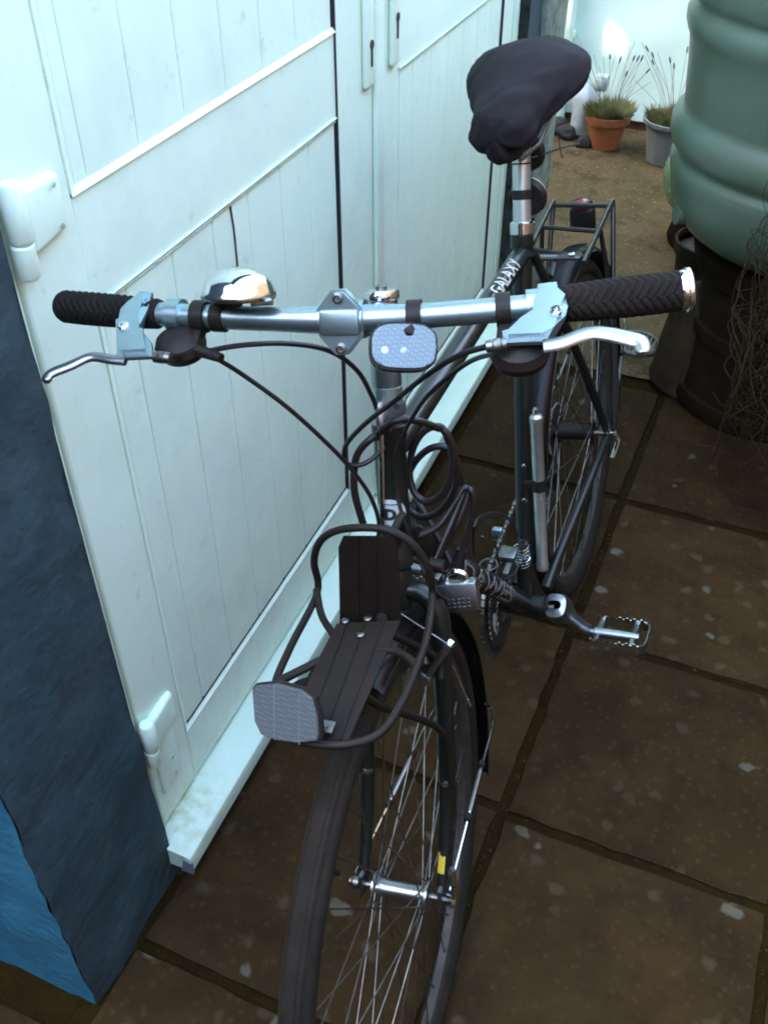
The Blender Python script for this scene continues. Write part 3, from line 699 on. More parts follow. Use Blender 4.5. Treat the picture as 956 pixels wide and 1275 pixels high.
# --- lettering and badge
def on_tube(A, Bp, r, dirv, k0):
    ax = (Bp-A).normalized(); dv = (dirv-ax*dirv.dot(ax)).normalized(); sd = ax.cross(dv)
    c = along(A, Bp, k0)
    def f(x, y, lift=.0006):
        a = y/r; return c + ax*x + (dv*math.cos(a)+sd*math.sin(a))*(r+lift)
    return f, sd
toc = (CAM-along(TT0, TT1, .85)).normalized()
f, sd = on_tube(TT0, TT1, .0145, toc, .795)
up_img = -1 if sd.dot(CU) < 0 else 1
text_on('lettering', 'GALAXY', .0285, 'letter_white', lambda x, y: f(x, -y), top_tube, .0004, stretch=1.06)
toc = (CAM-along(DT0, DT1, .72)).normalized()
f2, sd = on_tube(DT0, DT1, .0178, toc, .55)
text_on('lettering_outline', 'DAWES', .042, 'letter_white', lambda x, y: f2(x, -y+.001, .0005), down_tube, .0007, stretch=2.05)
text_on('lettering', 'DAWES', .042, 'letter_dark', lambda x, y: f2(x, -y+.001, .0012), down_tube, -.0007, stretch=2.05)
# head badge
def badge_f(x, y, lift=.0008):
    a = x/.0178; c = S(0, 0, .495); return c + DS*y + (N2*math.cos(a) + T2*math.sin(a))*(.0178+lift)
g = MB()
def bg_(i, j):
    a = 2*math.pi*j/28; r = i/5; return badge_f(.0185*r*math.cos(a), .0185*r*math.sin(a))
g.grid(lambda i, j: bg_(max(i, .02), j), 6, 28, wrap=True); badge = g.build('head_badge', 'badge_silver', bike)
g = MB()
for q in (.0125, -.0125): pass
me_ = None
text_on('badge_mark', 'D', .017, 'letter_dark', lambda x, y: badge_f(x, y, .0012), badge, .0012)
for k0 in (.0125, -.0125):
    g = MB(); g.tube([badge_f(.011*q/4, k0, .0012) for q in range(-4, 5)], .0007, 5); g.build('badge_line', 'letter_dark', badge)
# --- fork
g = MB(); g.lathe(S(0, 0, .375), DS, [(0, .017), (.01, .0185), (.045, .0175), (.049, .016)], 24)
g.tube(spline([S(0, 0, .395), S(.0, .030, .393), S(.0, .047, .370), S(.002, .050, .340)], 5), .0125, 14); g.tube(spline([S(0, 0, .395), S(.0, -.030, .393), S(.0, -.047, .370), S(.002, -.050, .340)], 5), .0125, 14)
g.build('fork_crown', 'frame_green', bike)
for sg_ in (1, -1):
    g = MB(); pts = spline([S(.002, .050*sg_, .345), S(.004, .052*sg_, .22), S(.012, .052*sg_, .12), S(.030, .052*sg_, .05), S(.048, .052*sg_, .008)], 6)
    g.tube(pts, [.0118-.0052*(i/(len(pts)-1))**1.2 for i in range(len(pts))], 14); bl = g.build('fork_blade', 'frame_green', bike)
    g = MB(); g.prism([S(.042, .049*sg_, .022), S(.060, .049*sg_, .018), S(.064, .049*sg_, -.012), S(.040, .049*sg_, -.012)], T1*.005*sg_, bev=.0015); g.build('dropout', 'steel', bl)
    g = MB(); g.lathe(S(.010, .053*sg_, .145), DS, [(0, .0105), (.005, .0105)], 16); g.build('clip_band', 'chrome', bl)
    if sg_ > 0:
        def ys_(x, y): a = -.2+x/.009; return S(.0275, .052, .055)+DS*y*1.0 - N1*y*.42 + (N1*math.cos(a)+T1*math.sin(a))*.0092
        g = MB(); g.grid(lambda i, j: ys_((i-3)*.0016, (j-4)*.0052), 7, 9); g.build('sticker', 'yellow', bl)
# --- wheels
def wheel(name, P, hubm, n_sp, hr, fl, rear):
    ax = T1 if not rear else BL
    Rr = .3115
    def ring(prof, m, nm, par, n=96):
        g = MB(); V = g.grid(lambda i, j: P((Rr+prof[j][0])*math.cos(2*math.pi*i/n), prof[j][1], (Rr+prof[j][0])*math.sin(2*math.pi*i/n)), n, len(prof), wrap=True)
        for j in range(len(prof)): g.b.faces.new((V[n-1][j], V[0][j], V[0][(j+1) % len(prof)], V[n-1][(j+1) % len(prof)]))
        return g.build(nm, m, par, angle=50)
    rim = ring([(-.016, -.006), (-.016, .006), (-.010, .0105), (.004, .0115), (.004, .009), (-.004, 0), (.004, -.009), (.004, -.0115), (-.010, -.0105)], 'rim_steel', name, bike)
    if rear: rim['label'] = 'rear wheel'
    a = [2*math.pi*k/16 for k in range(16)]
    prof = [(.0145-.0175*math.cos(q)*1.02, .0178*math.sin(q)) for q in a]
    ring(prof, 'tyre_side', 'tyre', rim, 120)
    # tread band with shallow grooves
    n = 150; g = MB(); tp = [-.0125, -.009, -.0085, -.0045, -.004, .004, .0045, .0085, .009, .0125]; hts = [.0, .0006, .0006, .0002, .0008, .0008, .0002, .0006, .0006, 0]
    def tf(i, j):
        an = 2*math.pi*i/n; t = tp[j]; rr = Rr+.0145+math.sqrt(max(0, .0178**2-t*t))+hts[j]+(.0006 if (i % 2 and j in (1, 8)) else 0)
        return P(rr*math.cos(an), t, rr*math.sin(an))
    V = g.grid(tf, n, len(tp))
    for j in range(len(tp)-1): g.b.faces.new((V[n-1][j], V[0][j], V[0][j+1], V[n-1][j+1]))
    g.build('tread', 'rubber', rim, angle=20)
    c = P(0, 0, 0); g = MB()
    g.lathe(c-ax*.038, ax, [(0, .010), (.002, hr+.006), (.005, hr+.006), (.006, hr), (.020, hr*.86), (.056, hr*.86), (.070, hr), (.071, hr+.006), (.074, hr+.006), (.076, .010)], 28)
    g.build('hub', hubm, rim)
    g = MB(); g.tube([c-ax*.070, c+ax*.070], .0048, 12); g.build('axle', 'steel', rim)
    me = None
    for i in range(n_sp):
        side = 1 if i % 2 else -1; pair = i//2; an = 2*math.pi*(i+.5)/n_sp
        tw = R(62) if pair % 2 else -R(62)
        ha = an + tw
        p0 = P((hr+.003)*math.cos(ha), fl*side, (hr+.003)*math.sin(ha)); p1 = P((Rr-.013)*math.cos(an), .002*side, (Rr-.013)*math.sin(an))
        g = MB(); g.tube([p0, along(p0, p1, .955), along(p0, p1, .957), p1], [.00095, .00095, .0017, .0017], 6); g.build('spoke', 'spoke_steel', rim)
    return rim
fw = wheel('front_wheel', Wf, 'alloy', 36, .0125, .030, False)
rw_ = wheel('rear_wheel', Wr, 'plastic_black', 36, .019, .034, True)
g = MB(); va = Wf((.3115-.014)*math.cos(R(62)), 0, (.3115-.014)*math.sin(R(62))); g.tube([va, along(va, HUB, .13)], .003, 8); g.build('valve', 'plastic_black', fw)
# hub ends: quick release levers
for P, ax, nm in ((HUB, T1, 'front'), (Wr(0, 0, 0), BL, 'rear')):
    off = .057 if nm == 'front' else .069
    g = MB(); g.lathe(P+ax*off, ax, [(0, .008), (.002, .0095), (.010, .0095), (.014, .006)], 18)
    up_ = WV if nm == 'front' else BU; fo = WE if nm == 'front' else BF
    if nm == 'front': pts = [P+ax*(off+.008), P+ax*(off+.013)+up_*.02+fo*-.004, P+ax*(off+.010)+up_*.05+fo*-.012]
    else: pts = [P+ax*(off+.008), P+ax*(off+.016)-up_*.015, P+ax*(off+.008)-up_*.045+fo*.02]
    g.tube(spline(pts, 5), [.0045]*5+[.0052]*6, 8); g.build('quick_release', 'chrome', bike)
    g = MB(); g.lathe(P-ax*(off+.010), ax, [(0, .005), (.003, .008), (.010, .008)], 16); g.build('quick_release_nut', 'steel', bike)
# cassette, chainrings, chain
def gear(P, r, n, th, nm, par, m, hole=.0):
    g = MB(); pts = []
    for i in range(n*4):
        a = 2*math.pi*i/(n*4); rr = r + (.0035 if i % 4 in (1, 2) else -.001); pts.append(P(rr*math.cos(a), 0, rr*math.sin(a)))
    inn = [P(hole*math.cos(2*math.pi*i/(n*4)), 0, hole*math.sin(2*math.pi*i/(n*4))) for i in range(n*4)]
    ax = BL*th; A = [[g.b.verts.new(p) for p in q] for q in (pts, inn, [p+ax for p in pts], [p+ax for p in inn])]; m_ = n*4
    for i in range(m_):
        j = (i+1) % m_
        for a, b in ((0, 1), (1, 3), (3, 2), (2, 0)): g.b.faces.new((A[a][i], A[a][j], A[b][j], A[b][i]))
    return g.build(nm, m, par, smooth=False)
for i, (r, n) in enumerate(((.055, 28), (.049, 24), (.043, 21), (.037, 18), (.032, 16), (.028, 14), (.024, 12))):
    gear(lambda e, t, v, i=i: Wr(e, -.041-.0040*i, v), r, n, .0017, 'sprocket', rw_, 'steel', .014)
CRK = lambda e, t, v: BB + BF*e + BL*t + BU*v
for i, (r, n) in enumerate(((.096, 48), (.077, 38), (.052, 26))):
    gear(lambda e, t, v, i=i: CRK(e, -.050+.0065*i, v), r, n, .002, 'chainring', bike, 'steel', .062 if i < 2 else .036)
g = MB()
for k in range(5):
    a = 2*math.pi*k/5+.4; g.tube([CRK(.01*math.cos(a), -.051, .01*math.sin(a)), CRK(.068*math.cos(a), -.049, .068*math.sin(a))], [.009, .005], 8)
g.build('chainring_spider', 'alloy', bike)
g = MB(); ch_ = []
for k in range(24): a = R(90)-math.pi*k/23*1.0; ch_.append(CRK(.096*math.cos(a), -.049, .096*math.sin(a)))
lo = [Wr(.02, -.049, -.050-.045)] + [Wr(-.005+.02*math.sin(q), -.049, -.085+.02*math.cos(q)) for q in (2., 1., 0)] + [Wr(.032*math.cos(a), -.049, .032*math.sin(a)) for a in [R(-20)-R(250)*k/10*-1-R(360)*0 for k in range(0)]]
arc = [Wr(-.040*math.sin(a), -.049, -.040*math.cos(a)) for a in [math.pi*k/8 for k in range(9)]]
path = ch_ + [Wr(.035, -.049, -.125), Wr(.02, -.049, -.10)] + arc
for a, b in zip(path, path[1:]+path[:1]):
    L = (b-a).length; nseg = max(1, int(L/.0127))
    for q in range(nseg):
        m_ = along(a, b, (q+.5)/nseg); dr = (b-a).normalized(); g.obox(m_, dr, BL, dr.cross(BL), (.010, .0045 if q % 2 else .0065, .0075))
g.build('chain', 'steel', bike, smooth=False, kind='stuff')
g = MB(); g.obox(Wr(.022, -.055, -.075), BF, BL, BU, (.014, .018, .10), bev=.004); g.lathe(Wr(.02, -.054, -.115), BL, [(0, .02), (.008, .02)], 20); g.lathe(Wr(.005, -.054, -.05), BL, [(0, .02), (.008, .02)], 20); g.build('rear_derailleur', 'plastic_black', bike)
# cranks and pedals
CE = .338-.438; CV = .122-.27
g = MB()
def crank(sg_):
    g = MB(); tip = CRK(CE*sg_, .082*sg_, CV*sg_); root = CRK(0, .058*sg_, 0)
    d = (tip-root); L = d.length; d.normalize(); q = d.cross(BL).normalized(); w = q.cross(d).normalized()
    st = [(-.022, .008, .012), (-.018, .021, .019), (0, .025, .021), (.018, .024, .020), (.042, .018, .016), (.08, .0135, .011), (.13, .012, .0085), (L-.014, .0125, .0085), (L, .014, .009), (L+.010, .0115, .008), (L+.014, .004, .004)]
    g.grid(lambda i, j: root + d*st[i][0] + q*st[i][1]*abs(math.cos(2*math.pi*j/20))**.75*(1 if math.cos(2*math.pi*j/20) > 0 else -1)*1. + w*st[i][2]*abs(math.sin(2*math.pi*j/20))**.75*(1 if math.sin(2*math.pi*j/20) > 0 else -1), len(st), 20, wrap=True)
    c = g.build('crank_arm', 'alloy', bike, angle=50)
    g = MB(); g.lathe(root+BL*sg_*.012, BL*sg_, [(0, .0115), (.004, .0115), (.0055, .010), (.0055, .006), (.003, .005)], 20); g.build('crank_bolt_cap', 'plastic_black', c)
    return tip
g.tube([BB-BL*.058, BB+BL*.052], .0085, 14); g.build('crank_spindle', 'steel', bike)
def pedal(tip, sg_, ang):
    ax = BL*sg_; f_ = (BF*math.cos(ang)+BU*math.sin(ang)); u_ = (BU*math.cos(ang)-BF*math.sin(ang)); c = tip+ax*.062
    g = MB(); g.tube([tip+ax*.004, tip+ax*.012, tip+ax*.014, tip+ax*.075, tip+ax*.095], [.0065, .0065, .010, .0085, .0075], 14); pd = g.build('pedal', 'alloy', bike)
    # cage: two serrated side plates joined by an outer bow
    for q in (1, -1):
        g = MB(); top, bot = [], []
        n = 28
        for i in range(n+1):
            k = i/n; z = .0125 - (.0038 if (i % 4) in (2, 3) else 0); x = .012+.092*k; c_ = tip + ax*x + f_*q*.041
            top.append(c_+u_*z); bot.append(c_-u_*z)
        P_ = top + bot[::-1]
        a = [g.b.verts.new(p) for p in P_]; b = [g.b.verts.new(p+f_*q*.0025) for p in P_]; m_ = len(a)
        for i in range(n):
            g.b.faces.new((a[i], a[i+1], a[m_-2-i], a[m_-1-i])); g.b.faces.new((b[i], b[m_-1-i], b[m_-2-i], b[i+1]))
        for i in range(m_): g.b.faces.new((a[i], b[i], b[(i+1) % m_], a[(i+1) % m_]))
        g.build('cage_plate', 'chrome', pd, smooth=False)
    g = MB(); pts = [tip+ax*.098+f_*.042, tip+ax*.108+f_*.036, tip+ax*.111+f_*.02, tip+ax*.111-f_*.02, tip+ax*.108-f_*.036, tip+ax*.098-f_*.042]
    for a, b in zip(pts, pts[1:]): g.obox((a+b)/2, (b-a).normalized(), u_, (b-a).normalized().cross(u_), ((b-a).length+.002, .017, .0025))
    g.build('cage_end', 'steel', pd)
    for x in (.02, .085): g = MB(); g.obox(tip+ax*x, f_, ax, u_, (.084, .010, .006), bev=.002); g.build('cage_bar', 'steel', pd)
pedal(crank(1), 1, R(12)); pedal(crank(-1), -1, R(10))
# --- mudguards
def mudguard(P, a0, a1, nm, flap=0.):
    n = 60; g = MB(); k = 9; rad = .370
    def f(i, j):
        a = R(a0+(a1-a0)*i/n); q = math.pi*(j/(k-1)-.5); t = .0275*math.sin(q); dr = .0095*(math.cos(q)-1)*1.5
        return P((rad+dr)*math.cos(a), t, (rad+dr)*math.sin(a))
    g.grid(f, n+1, k)
    r = bmesh.ops.solidify(g.b, geom=g.b.faces[:]+g.b.edges[:]+g.b.verts[:], thickness=.0015)
    o = g.build(nm, 'fender', bike, angle=60)
    # rolled edge
    for sg_ in (1, -1):
        g = MB(); g.tube([P((rad-.0142)*math.cos(R(a0+(a1-a0)*i/n)), .0275*sg_, (rad-.0142)*math.sin(R(a0+(a1-a0)*i/n))) for i in range(n+1)], .0014, 6); g.build('mudguard_edge', 'fender', o)
    return o
fm = mudguard(Wf, 92, 208, 'front_mudguard'); rm = mudguard(Wr, 18, 205, 'rear_mudguard'); 
def stay(P, hubp, a, t, t2, par, kink):
    e = R(a); top = P(.352*math.cos(e), .0275*t, .352*math.sin(e)); k = along(top, hubp, .10) + (T1 if P is Wf else BL)*t*.016
    g = MB(); g.tube(spline([top, k, along(k, hubp, .5), hubp], 5), .0016, 8); s_ = g.build('mudguard_stay', 'chrome', bike)
    for q in (.30, .62):
        g = MB(); c = along(k, hubp, q); d = (hubp-k).normalized(); g.lathe(c-d*.006, d, [(0, .0035), (.001, .0052), (.011, .0052), (.012, .0035)], 10); g.build('stay_clip', 'plastic_black', s_)
    g = MB(); g.tube([along(k, hubp, .34), along(k, hubp, .58)], .0030, 8); g.build('stay_sleeve', 'alloy', s_)
stay(Wf, Wf(-.006, .062, .012), 186, 1, 0, fm, 0); stay(Wf, Wf(-.006, -.062, .012), 186, -1, 0, fm, 0)
stay(Wr, Wr(-.010, .075, .012), 165, 1, 0, rm, 0); stay(Wr, Wr(-.010, -.075, .012), 165, -1, 0, rm, 0)
# --- brakes
for sg_ in (1, -1):
    base = S(.012, .036*sg_, .300); g = MB()
    g.lathe(base, N1, [(0, .0085), (.004, .010), (.020, .010), (.024, .007)], 16)
    g.tube(spline([base+N1*.016, S(.034, .052*sg_, .322), S(.034, .070*sg_, .350)], 5), [.006]*5+[.0045]*6, 10); ba = g.build('brake_arm', 'alloy', bike)
    g = MB(); g.tube([S(.030, .050*sg_, .318), S(.004, .035*sg_, .318)], .004, 10); g.obox(S(0, .020*sg_, .318), N1, T1, DS, (.052, .009, .011), bev=.003); g.build('brake_pad', 'plastic_black', ba)
    g = MB(); g.lathe(S(.028, .069*sg_, .348), N1, [(0, .006), (.006, .006), (.009, .004)], 6); g.build('anchor_bolt', 'chrome', ba)
    g = MB(); g.tube(spline([S(.036, .069*sg_, .350), S(.038, .035*sg_, .372), S(.040, .004*sg_, .392)], 5), .0009, 6); g.build('straddle_cable', 'steel', bike)
g = MB(); p0 = px_u(563, 828, .035); p1 = px_u(584, 876, .03); g.tube([p0, p1], .0011, 6); g.build('cable_end', 'chrome', bike)
g = MB(); g.lathe(p1, (p1-p0).normalized(), [(-.006, .0016), (.004, .0016)], 8); g.build('cable_end_cap', 'alloy', bike)
# --- stem, bar
g = MB(); g.lathe(S(0, 0, .597), DS, [(0, .0195), (.006, .0195), (.008, .017), (.040, .0165), (.0405, .0158), (.0415, .0165), (.074, .0165), (.0745, .0158), (.0755, .0165), (.118, .0170), (.126, .0175)], 32)
g.build('stem_column', 'alloy_painted', bike)
g = MB(); g.lathe(S(0, 0, .729), DS, [(-.008, .0165), (0, .0165), (.002, .0188), (.008, .0188), (.0105, .0175), (.0115, .012)], 32); tc_ = g.build('stem_cap', 'chrome', bike)
g = MB(); g.lathe(S(0, 0, .7395), DS, [(0, .006), (.004, .006), (.005, .004)], 16); g.build('cap_bolt', 'steel', tc_)
BC = lambda t: SB(.155-.027*(abs(t)/.29)**1.6, t, .735+.014*(abs(t)/.29)**1.6)
g = MB(); g.tube(spline([SB(.008, 0, .712), SB(.06, 0, .717), SB(.142, 0, .733)], 6), [.018, .0175, .017, .0165, .016, .0155, .015, .0148, .0145, .0142, .014, .014, .014], 20); stem = g.build('stem', 'alloy', bike)
g = MB(); g.tube([BC(-.27+.54*i/60) for i in range(61)], [.0111+.0016*math.exp(-((-.27+.54*i/60)/.05)**4) for i in range(61)], 24); bar = g.build('handlebar', 'alloy_painted', bike)
# stem clamp with front plate and four bolts
cc = BC(0); g = MB(); g.tube([BC(-.0200), BC(.0200)], .0172, 28)
g.prism([cc+N2*.003+T2*x+DS*z for x, z in ((-.0205, .012), (-.006, .028), (.006, .028), (.0205, .012), (.0205, -.012), (.006, -.029), (-.006, -.029), (-.0205, -.012))], N2*.013, bev=.002)
cl = g.build('stem_clamp', 'alloy_painted', bike, angle=50)
g = MB(); fn = (N2*.95+DS*.3).normalized(); fu = fn.cross(T2).normalized()
g.obox(cc+N2*.0175, T2, DS, N2, (.036, .022, .005), bev=.0022); g.build('clamp_plate', 'alloy_painted', cl)
for a_ in (1, -1):
    g = MB(); g.lathe(cc+N2*.014+DS*(.0215 if a_ > 0 else -.0230), N2, [(0, .0048), (.0045, .0048), (.005, .0030), (.003, .0025)], 14); g.build('clamp_bolt', 'steel', cl)
# grips
def grip(sg_):
    t0, t1 = (.183, .292); n = 120; m_ = 56; g = MB(); sc = .80 if sg_ < 0 else .87
    def f(i, j):
        k = i/n; t = (t0+(t1-t0)*k)*sg_; c = BC(t); d = (BC(t+.002*sg_)-BC(t-.002*sg_)).normalized(); a = 2*math.pi*j/m_
        nx = (N2-d*N2.dot(d)).normalized(); ny = d.cross(nx)
        r = .0168+.0022*math.sin(k*math.pi)*.6 + .0022*k
        if 2 < i < n-2:
            w = abs(((j % 14)-7))*1.3; q = (i+w) % 8
            r += .0009 if q < 5 else -.0005
        if i in (0, n): r -= .003
        r *= sc
        return c + nx*math.cos(a)*r + ny*math.sin(a)*r
    V = g.grid(f, n+1, m_, wrap=True); g.b.faces.new(V[0]); g.b.faces.new(V[n]); gr = g.build('grip', 'rubber', bike, angle=25)
    d = (BC(.292*sg_)-BC(.288*sg_)).normalized(); g = MB()
    if sg_ > 0:
        g.lathe(BC(.290), d, [(0, .0168), (.002, .0171), (.005, .0171), (.0055, .0188), (.0085, .0188), (.0100, .0172), (.0105, .005)], 32); g.build('end_plug', 'chrome', gr)
    else:
        g.lathe(BC(-.291), d, [(0, .0135), (.003, .0138), (.006, .011), (.007, .004)], 28); g.build('end_plug', 'rubber', gr)
grip(1); grip(-1)
# lever assemblies, on a plane tilted forward and down from the bar
QD = (N2*.80 - DS*.60).normalized(); QN = T2.cross(QD).normalized()
if QN.dot(CAM-cc) < 0: QN = -QN
def px_l(x, y, off=0.): return onplane(x, y, BC(.15)*.5+BC(-.15)*.5+QN*off, QN)
def lever(sg_, body, blade, wd, adj, clampt):
    g = MB(); g.prism([px_l(x, y, .004) for x, y in body], QN*.014, bev=.0050); lb = g.build('brake_lever', 'alloy_painted', bike, angle=40)
    g = MB(); g.tube([BC(clampt-.007), BC(clampt+.007)], .0152, 24); g.build('lever_clamp', 'alloy_painted', lb)
    g = MB(); pts = spline([px_l(x, y, .010) for x, y in blade], 6); n = len(pts); k = 12
    V = []
    for i, p in enumerate(pts):
        tt = (pts[min(i+1, n-1)]-pts[max(i-1, 0)]).normalized(); sd = tt.cross(QN).normalized(); w = np.interp(i/(n-1), [0, .25, .7, .95, 1], wd); th = .0042
        V.append([g.b.verts.new(p + sd*w*math.cos(2*math.pi*j/k) + QN*th*math.sin(2*math.pi*j/k)*(1 if math.sin(2*math.pi*j/k) > 0 else .55)) for j in range(k)])
    for A, B_ in zip(V, V[1:]):
        for j in range(k): g.b.faces.new((A[j], A[(j+1) % k], B_[(j+1) % k], B_[j]))
    g.b.faces.new(V[0]); g.b.faces.new(V[-1]); g.build('lever_blade', 'alloy', lb, angle=60)
    a, b = px_l(*adj[0], .010), px_l(*adj[1], .010); d = (b-a); g = MB(); L = d.length
    g.lathe(a, d, [(0, .0055), (L*.2, .0058), (L*.22, .0050), (L*.3, .0058), (L*.6, .0058), (L*.62, .005), (L*.68, .0056), (L*.95, .0050), (L, .003)], 16); g.build('barrel_adjuster', 'steel', lb)
    px, py = adj[2]; g = MB(); c = px_l(px, py, .0165); g.lathe(c, QN, [(0, .0052), (.0035, .0052), (.0045, .004), (.0045, .0022), (.002, .002)], 16); g.build('pivot_bolt', 'chrome', lb)
    return lb
lvL = lever(-1, [(178, 371), (194, 372), (189, 392), (179, 412), (174, 424), (180, 429), (193, 434), (195, 452), (151, 454), (149, 406), (161, 401), (171, 390)],
      [(158, 449), (138, 448), (114, 445), (88, 456), (64, 466), (58, 476)], [.0062, .005, .0058, .005, .003], [(193, 444), (214, 446), (155, 408)], -.166)
lvR = lever(1, [(670, 363), (693, 360), (697, 384), (707, 390), (704, 402), (690, 421), (680, 434), (628, 436), (626, 421), (655, 413), (664, 400), (672, 388)],
      [(676, 431), (700, 427), (738, 415), (786, 423), (798, 430), (800, 442)], [.0075, .0070, .0085, .0065, .004], [(630, 428), (604, 432), (692, 389)], .169)
# tiny maker's lettering on the lever bodies
for px, py, par, an in ((172, 440, lvL, -2), (660, 420, lvR, -8)):
    c = px_l(px, py, .0175); r_ = px_l(px+10, py+an*.17, .0175)-c; r_.normalize(); u_ = QN.cross(r_).normalized()
    if u_.dot(CU) < 0: u_ = -u_
    text_on('lettering', 'SHIMANO', .0062, 'letter_grey', lambda x, y, c=c, r_=r_, u_=u_: c+r_*x+u_*y, par, cuts=0)
# shifter pods with clamp bands
for sg_, (px, py), rx, ct in ((-1, (224, 428), .026, -.140), (1, (647, 438), .027, .142)):
    g = MB(); c = px_l(px, py, -.010); g.lathe(c-QN*.014, QN, [(0, .014), (.003, .019), (.012, .0215), (.020, .018), (.025, .009), (.026, .002)], 28, sx=1.2, side=T2)
    g.obox(along(c, BC(ct), .5)-QN*.004, T2, QD, QN, (.026, .034, .014), bev=.005); sp_ = g.build('gear_shifter', 'plastic_black', bike)
    g = MB(); g.tube([BC(ct-.0065), BC(ct+.0065)], .0150, 24); g.build('shifter_clamp', 'plastic_black', sp_)
    g = MB(); e = px_l(px-14*sg_, py+18 if sg_ < 0 else py-4, -.008); q = px_l(px+(52 if sg_ < 0 else -26), py+(18 if sg_ < 0 else 2), -.010); g.tube([along(c, q, .3), q], [.0065, .0045], 12); g.build('cable_nose', 'plastic_black', sp_)
# bell
bc = BC(-.098)+DS*.020-N2*.004; bx_ = (CU*.93-FW*.36).normalized(); g = MB()
bc = onplane(297, 371, BC(-.098)+DS*.020-N2*.006, DS)
pr = [(0, .0335), (.002, .0345), (.005, .0345), (.007, .0330), (.014, .0305), (.020, .0255), (.0245, .018), (.0268, .009), (.0272, .001)]
g.lathe(bc, bx_, pr, 48, cap0=True); bell = g.build('bell', 'chrome', bike, angle=50)
bt = -.121; g = MB(); g.tube([BC(bt-.006), BC(bt+.006)], .0138, 22); g.tube([BC(bt)+DS*.010, along(BC(bt), bc, .6)+DS*.006, bc-bx_*.002], .007, 10); g.build('bell_clamp', 'plastic_black', bell)
g = MB(); g.tube([bc-bx_*.004+T2*.012, bc-bx_*.005+T2*.028-N2*.012], .0042, 8); g.build('bell_striker', 'steel', bell)
# bar reflector
def rrect(c, X, Y, w, h, r, n=8, ex=4.):
    out = []
    for i in range(n*4):
        a = 2*math.pi*i/(n*4); ca, sa = math.cos(a), math.sin(a)
        out.append(c + X*(w/2)*abs(ca)**(2/ex)*(1 if ca > 0 else -1) + Y*(h/2)*abs(sa)**(2/ex)*(1 if sa > 0 else -1))
    return out
rn = (N2*.86+DS*.30+T2*.28).normalized(); rx_ = (T2-rn*T2.dot(rn)).normalized(); ry_ = rn.cross(rx_)
if ry_.dot(DS) < 0: ry_ = -ry_
rc = px_u(503, 431, .170)
g = MB(); g.prism(rrect(rc-rn*.020, rx_, ry_, .060, .042, 0, 9, 3.2), rn*.019, bev=.003); rb = g.build('bar_reflector', 'plastic_black', bike, angle=40)
g = MB(); g.prism(rrect(rc-rn*.001, rx_, ry_, .056, .038, 0, 9, 3.2), rn*.003, bev=.0012); g.build('reflector_lens', 'reflector_bar', rb, angle=40)
for q in (-.017, .0, .017):
    g = MB(); g.lathe(rc+rn*.0016+rx_*q-ry_*.004, rn, [(-.001, .0032), (.0004, .0030)], 12); g.build('lens_stud', 'alloy_painted', rb)
g = MB(); g.tube([BC(.058), BC(.071)], .0145, 22); g.tube(spline([BC(.064)-DS*.008+N2*.004, along(BC(.064), rc, .5)+N2*.004, rc-rn*.018], 5), .0075, 10); g.build('reflector_bracket', 'plastic_black', rb)
# --- front rack
EP, VP = -.075, .405
cor = lambda x, y: px_e(x, y, EP)
plv = lambda x, y: px_v(x, y, VP)
# solve where both planes meet: junctions of the loop
jl, jr = cor(395, 738), cor(538, 742)
vj = ((jl-HUB).dot(WV)+(jr-HUB).dot(WV))/2
def plp(x, y): return px_v(x, y, vj)
arch = [cor(x, y) for x, y in ((391, 700), (398, 675), (418, 661), (450, 657), (482, 660), (508, 673), (525, 692), (535, 715))]
low_ = [plp(x, y) for x, y in ((532, 790), (517, 835), (500, 875), (478, 908), (452, 923), (415, 928), (372, 922), (345, 900), (342, 855), (362, 805))]
loop = arch+[(jr+cor(538, 742))/2]+low_+[jl]
g = MB(); g.tube(spline(loop, 6, closed=True), .0040, 14, closed=True); rk = g.build('front_rack', 'rack_black', bike)
def slab_plate(pf, NP, pts, ribs, nm):
    g = MB(); g.prism([pf(x, y) for x, y in pts], NP*-.002, bev=.0006); pl = g.build(nm, 'rack_black', rk)
    for (a, b) in ribs:
        g = MB(); A, B_ = pf(*a)+NP*.0006, pf(*b)+NP*.0006; g.tube([A, B_], .0011, 6); g.build('pressed_rib', 'rack_black', pl)
    return pl
q1 = slab_plate(lambda x, y: px_v(x, y, vj-.004), WV, [(419, 776), (499, 772), (478, 820), (434, 922), (373, 922), (369, 880), (392, 830)], [((455, 775), (402, 920)), ((432, 776), (380, 915)), ((478, 774), (424, 921))], 'rack_platform')
q2 = slab_plate(lambda x, y: px_e(x, y, EP+.002), WE, [(423, 776), (499, 774), (496, 690), (492, 668), (427, 668), (421, 682)], [((447, 774), (446, 670)), ((470, 774), (468, 670))], 'rack_stop')
for x, y in ((430, 774), (458, 771), (449, 791)):
    g = MB(); g.lathe(px_v(x, y, vj-.003), WV, [(0, .0042), (.0022, .0042), (.003, .003)], 12); g.build('rack_bolt', 'steel', rk)
def rod(pts, r, nm='rack_strut', m='rack_black', par=rk, n=10):
    g = MB(); g.tube(spline(pts, 5), r, n); return g.build(nm, m, par)
rod([jl+WV*.004, px_v(402, 770, vj-.008), px_v(428, 806, vj-.012)], .0040)
rod([plp(344, 850), px_v(372, 836, vj-.004), px_v(398, 823, vj-.006)], .0045)
rod([px_v(520, 830, vj), px_v(495, 812, vj-.004), px_v(455, 810, vj-.010)], .0040)
for sg_ in (1, -1):
    rod([Wf(.02, .012*sg_+.0, vj-.026), Wf(.04, .044*sg_, vj-.034), S(.045, .060*sg_, .24), S(.020, .062*sg_, .145)], .0042)
    rod([Wf(-.05, .016*sg_+.006, vj-.026), S(.03, .05*sg_, .33), S(.028, .056*sg_, .30)], .0042)
rod([px_e(470, 705, EP-.014), S(.03, .02, .50), S(.012, .0, .44)], .005)
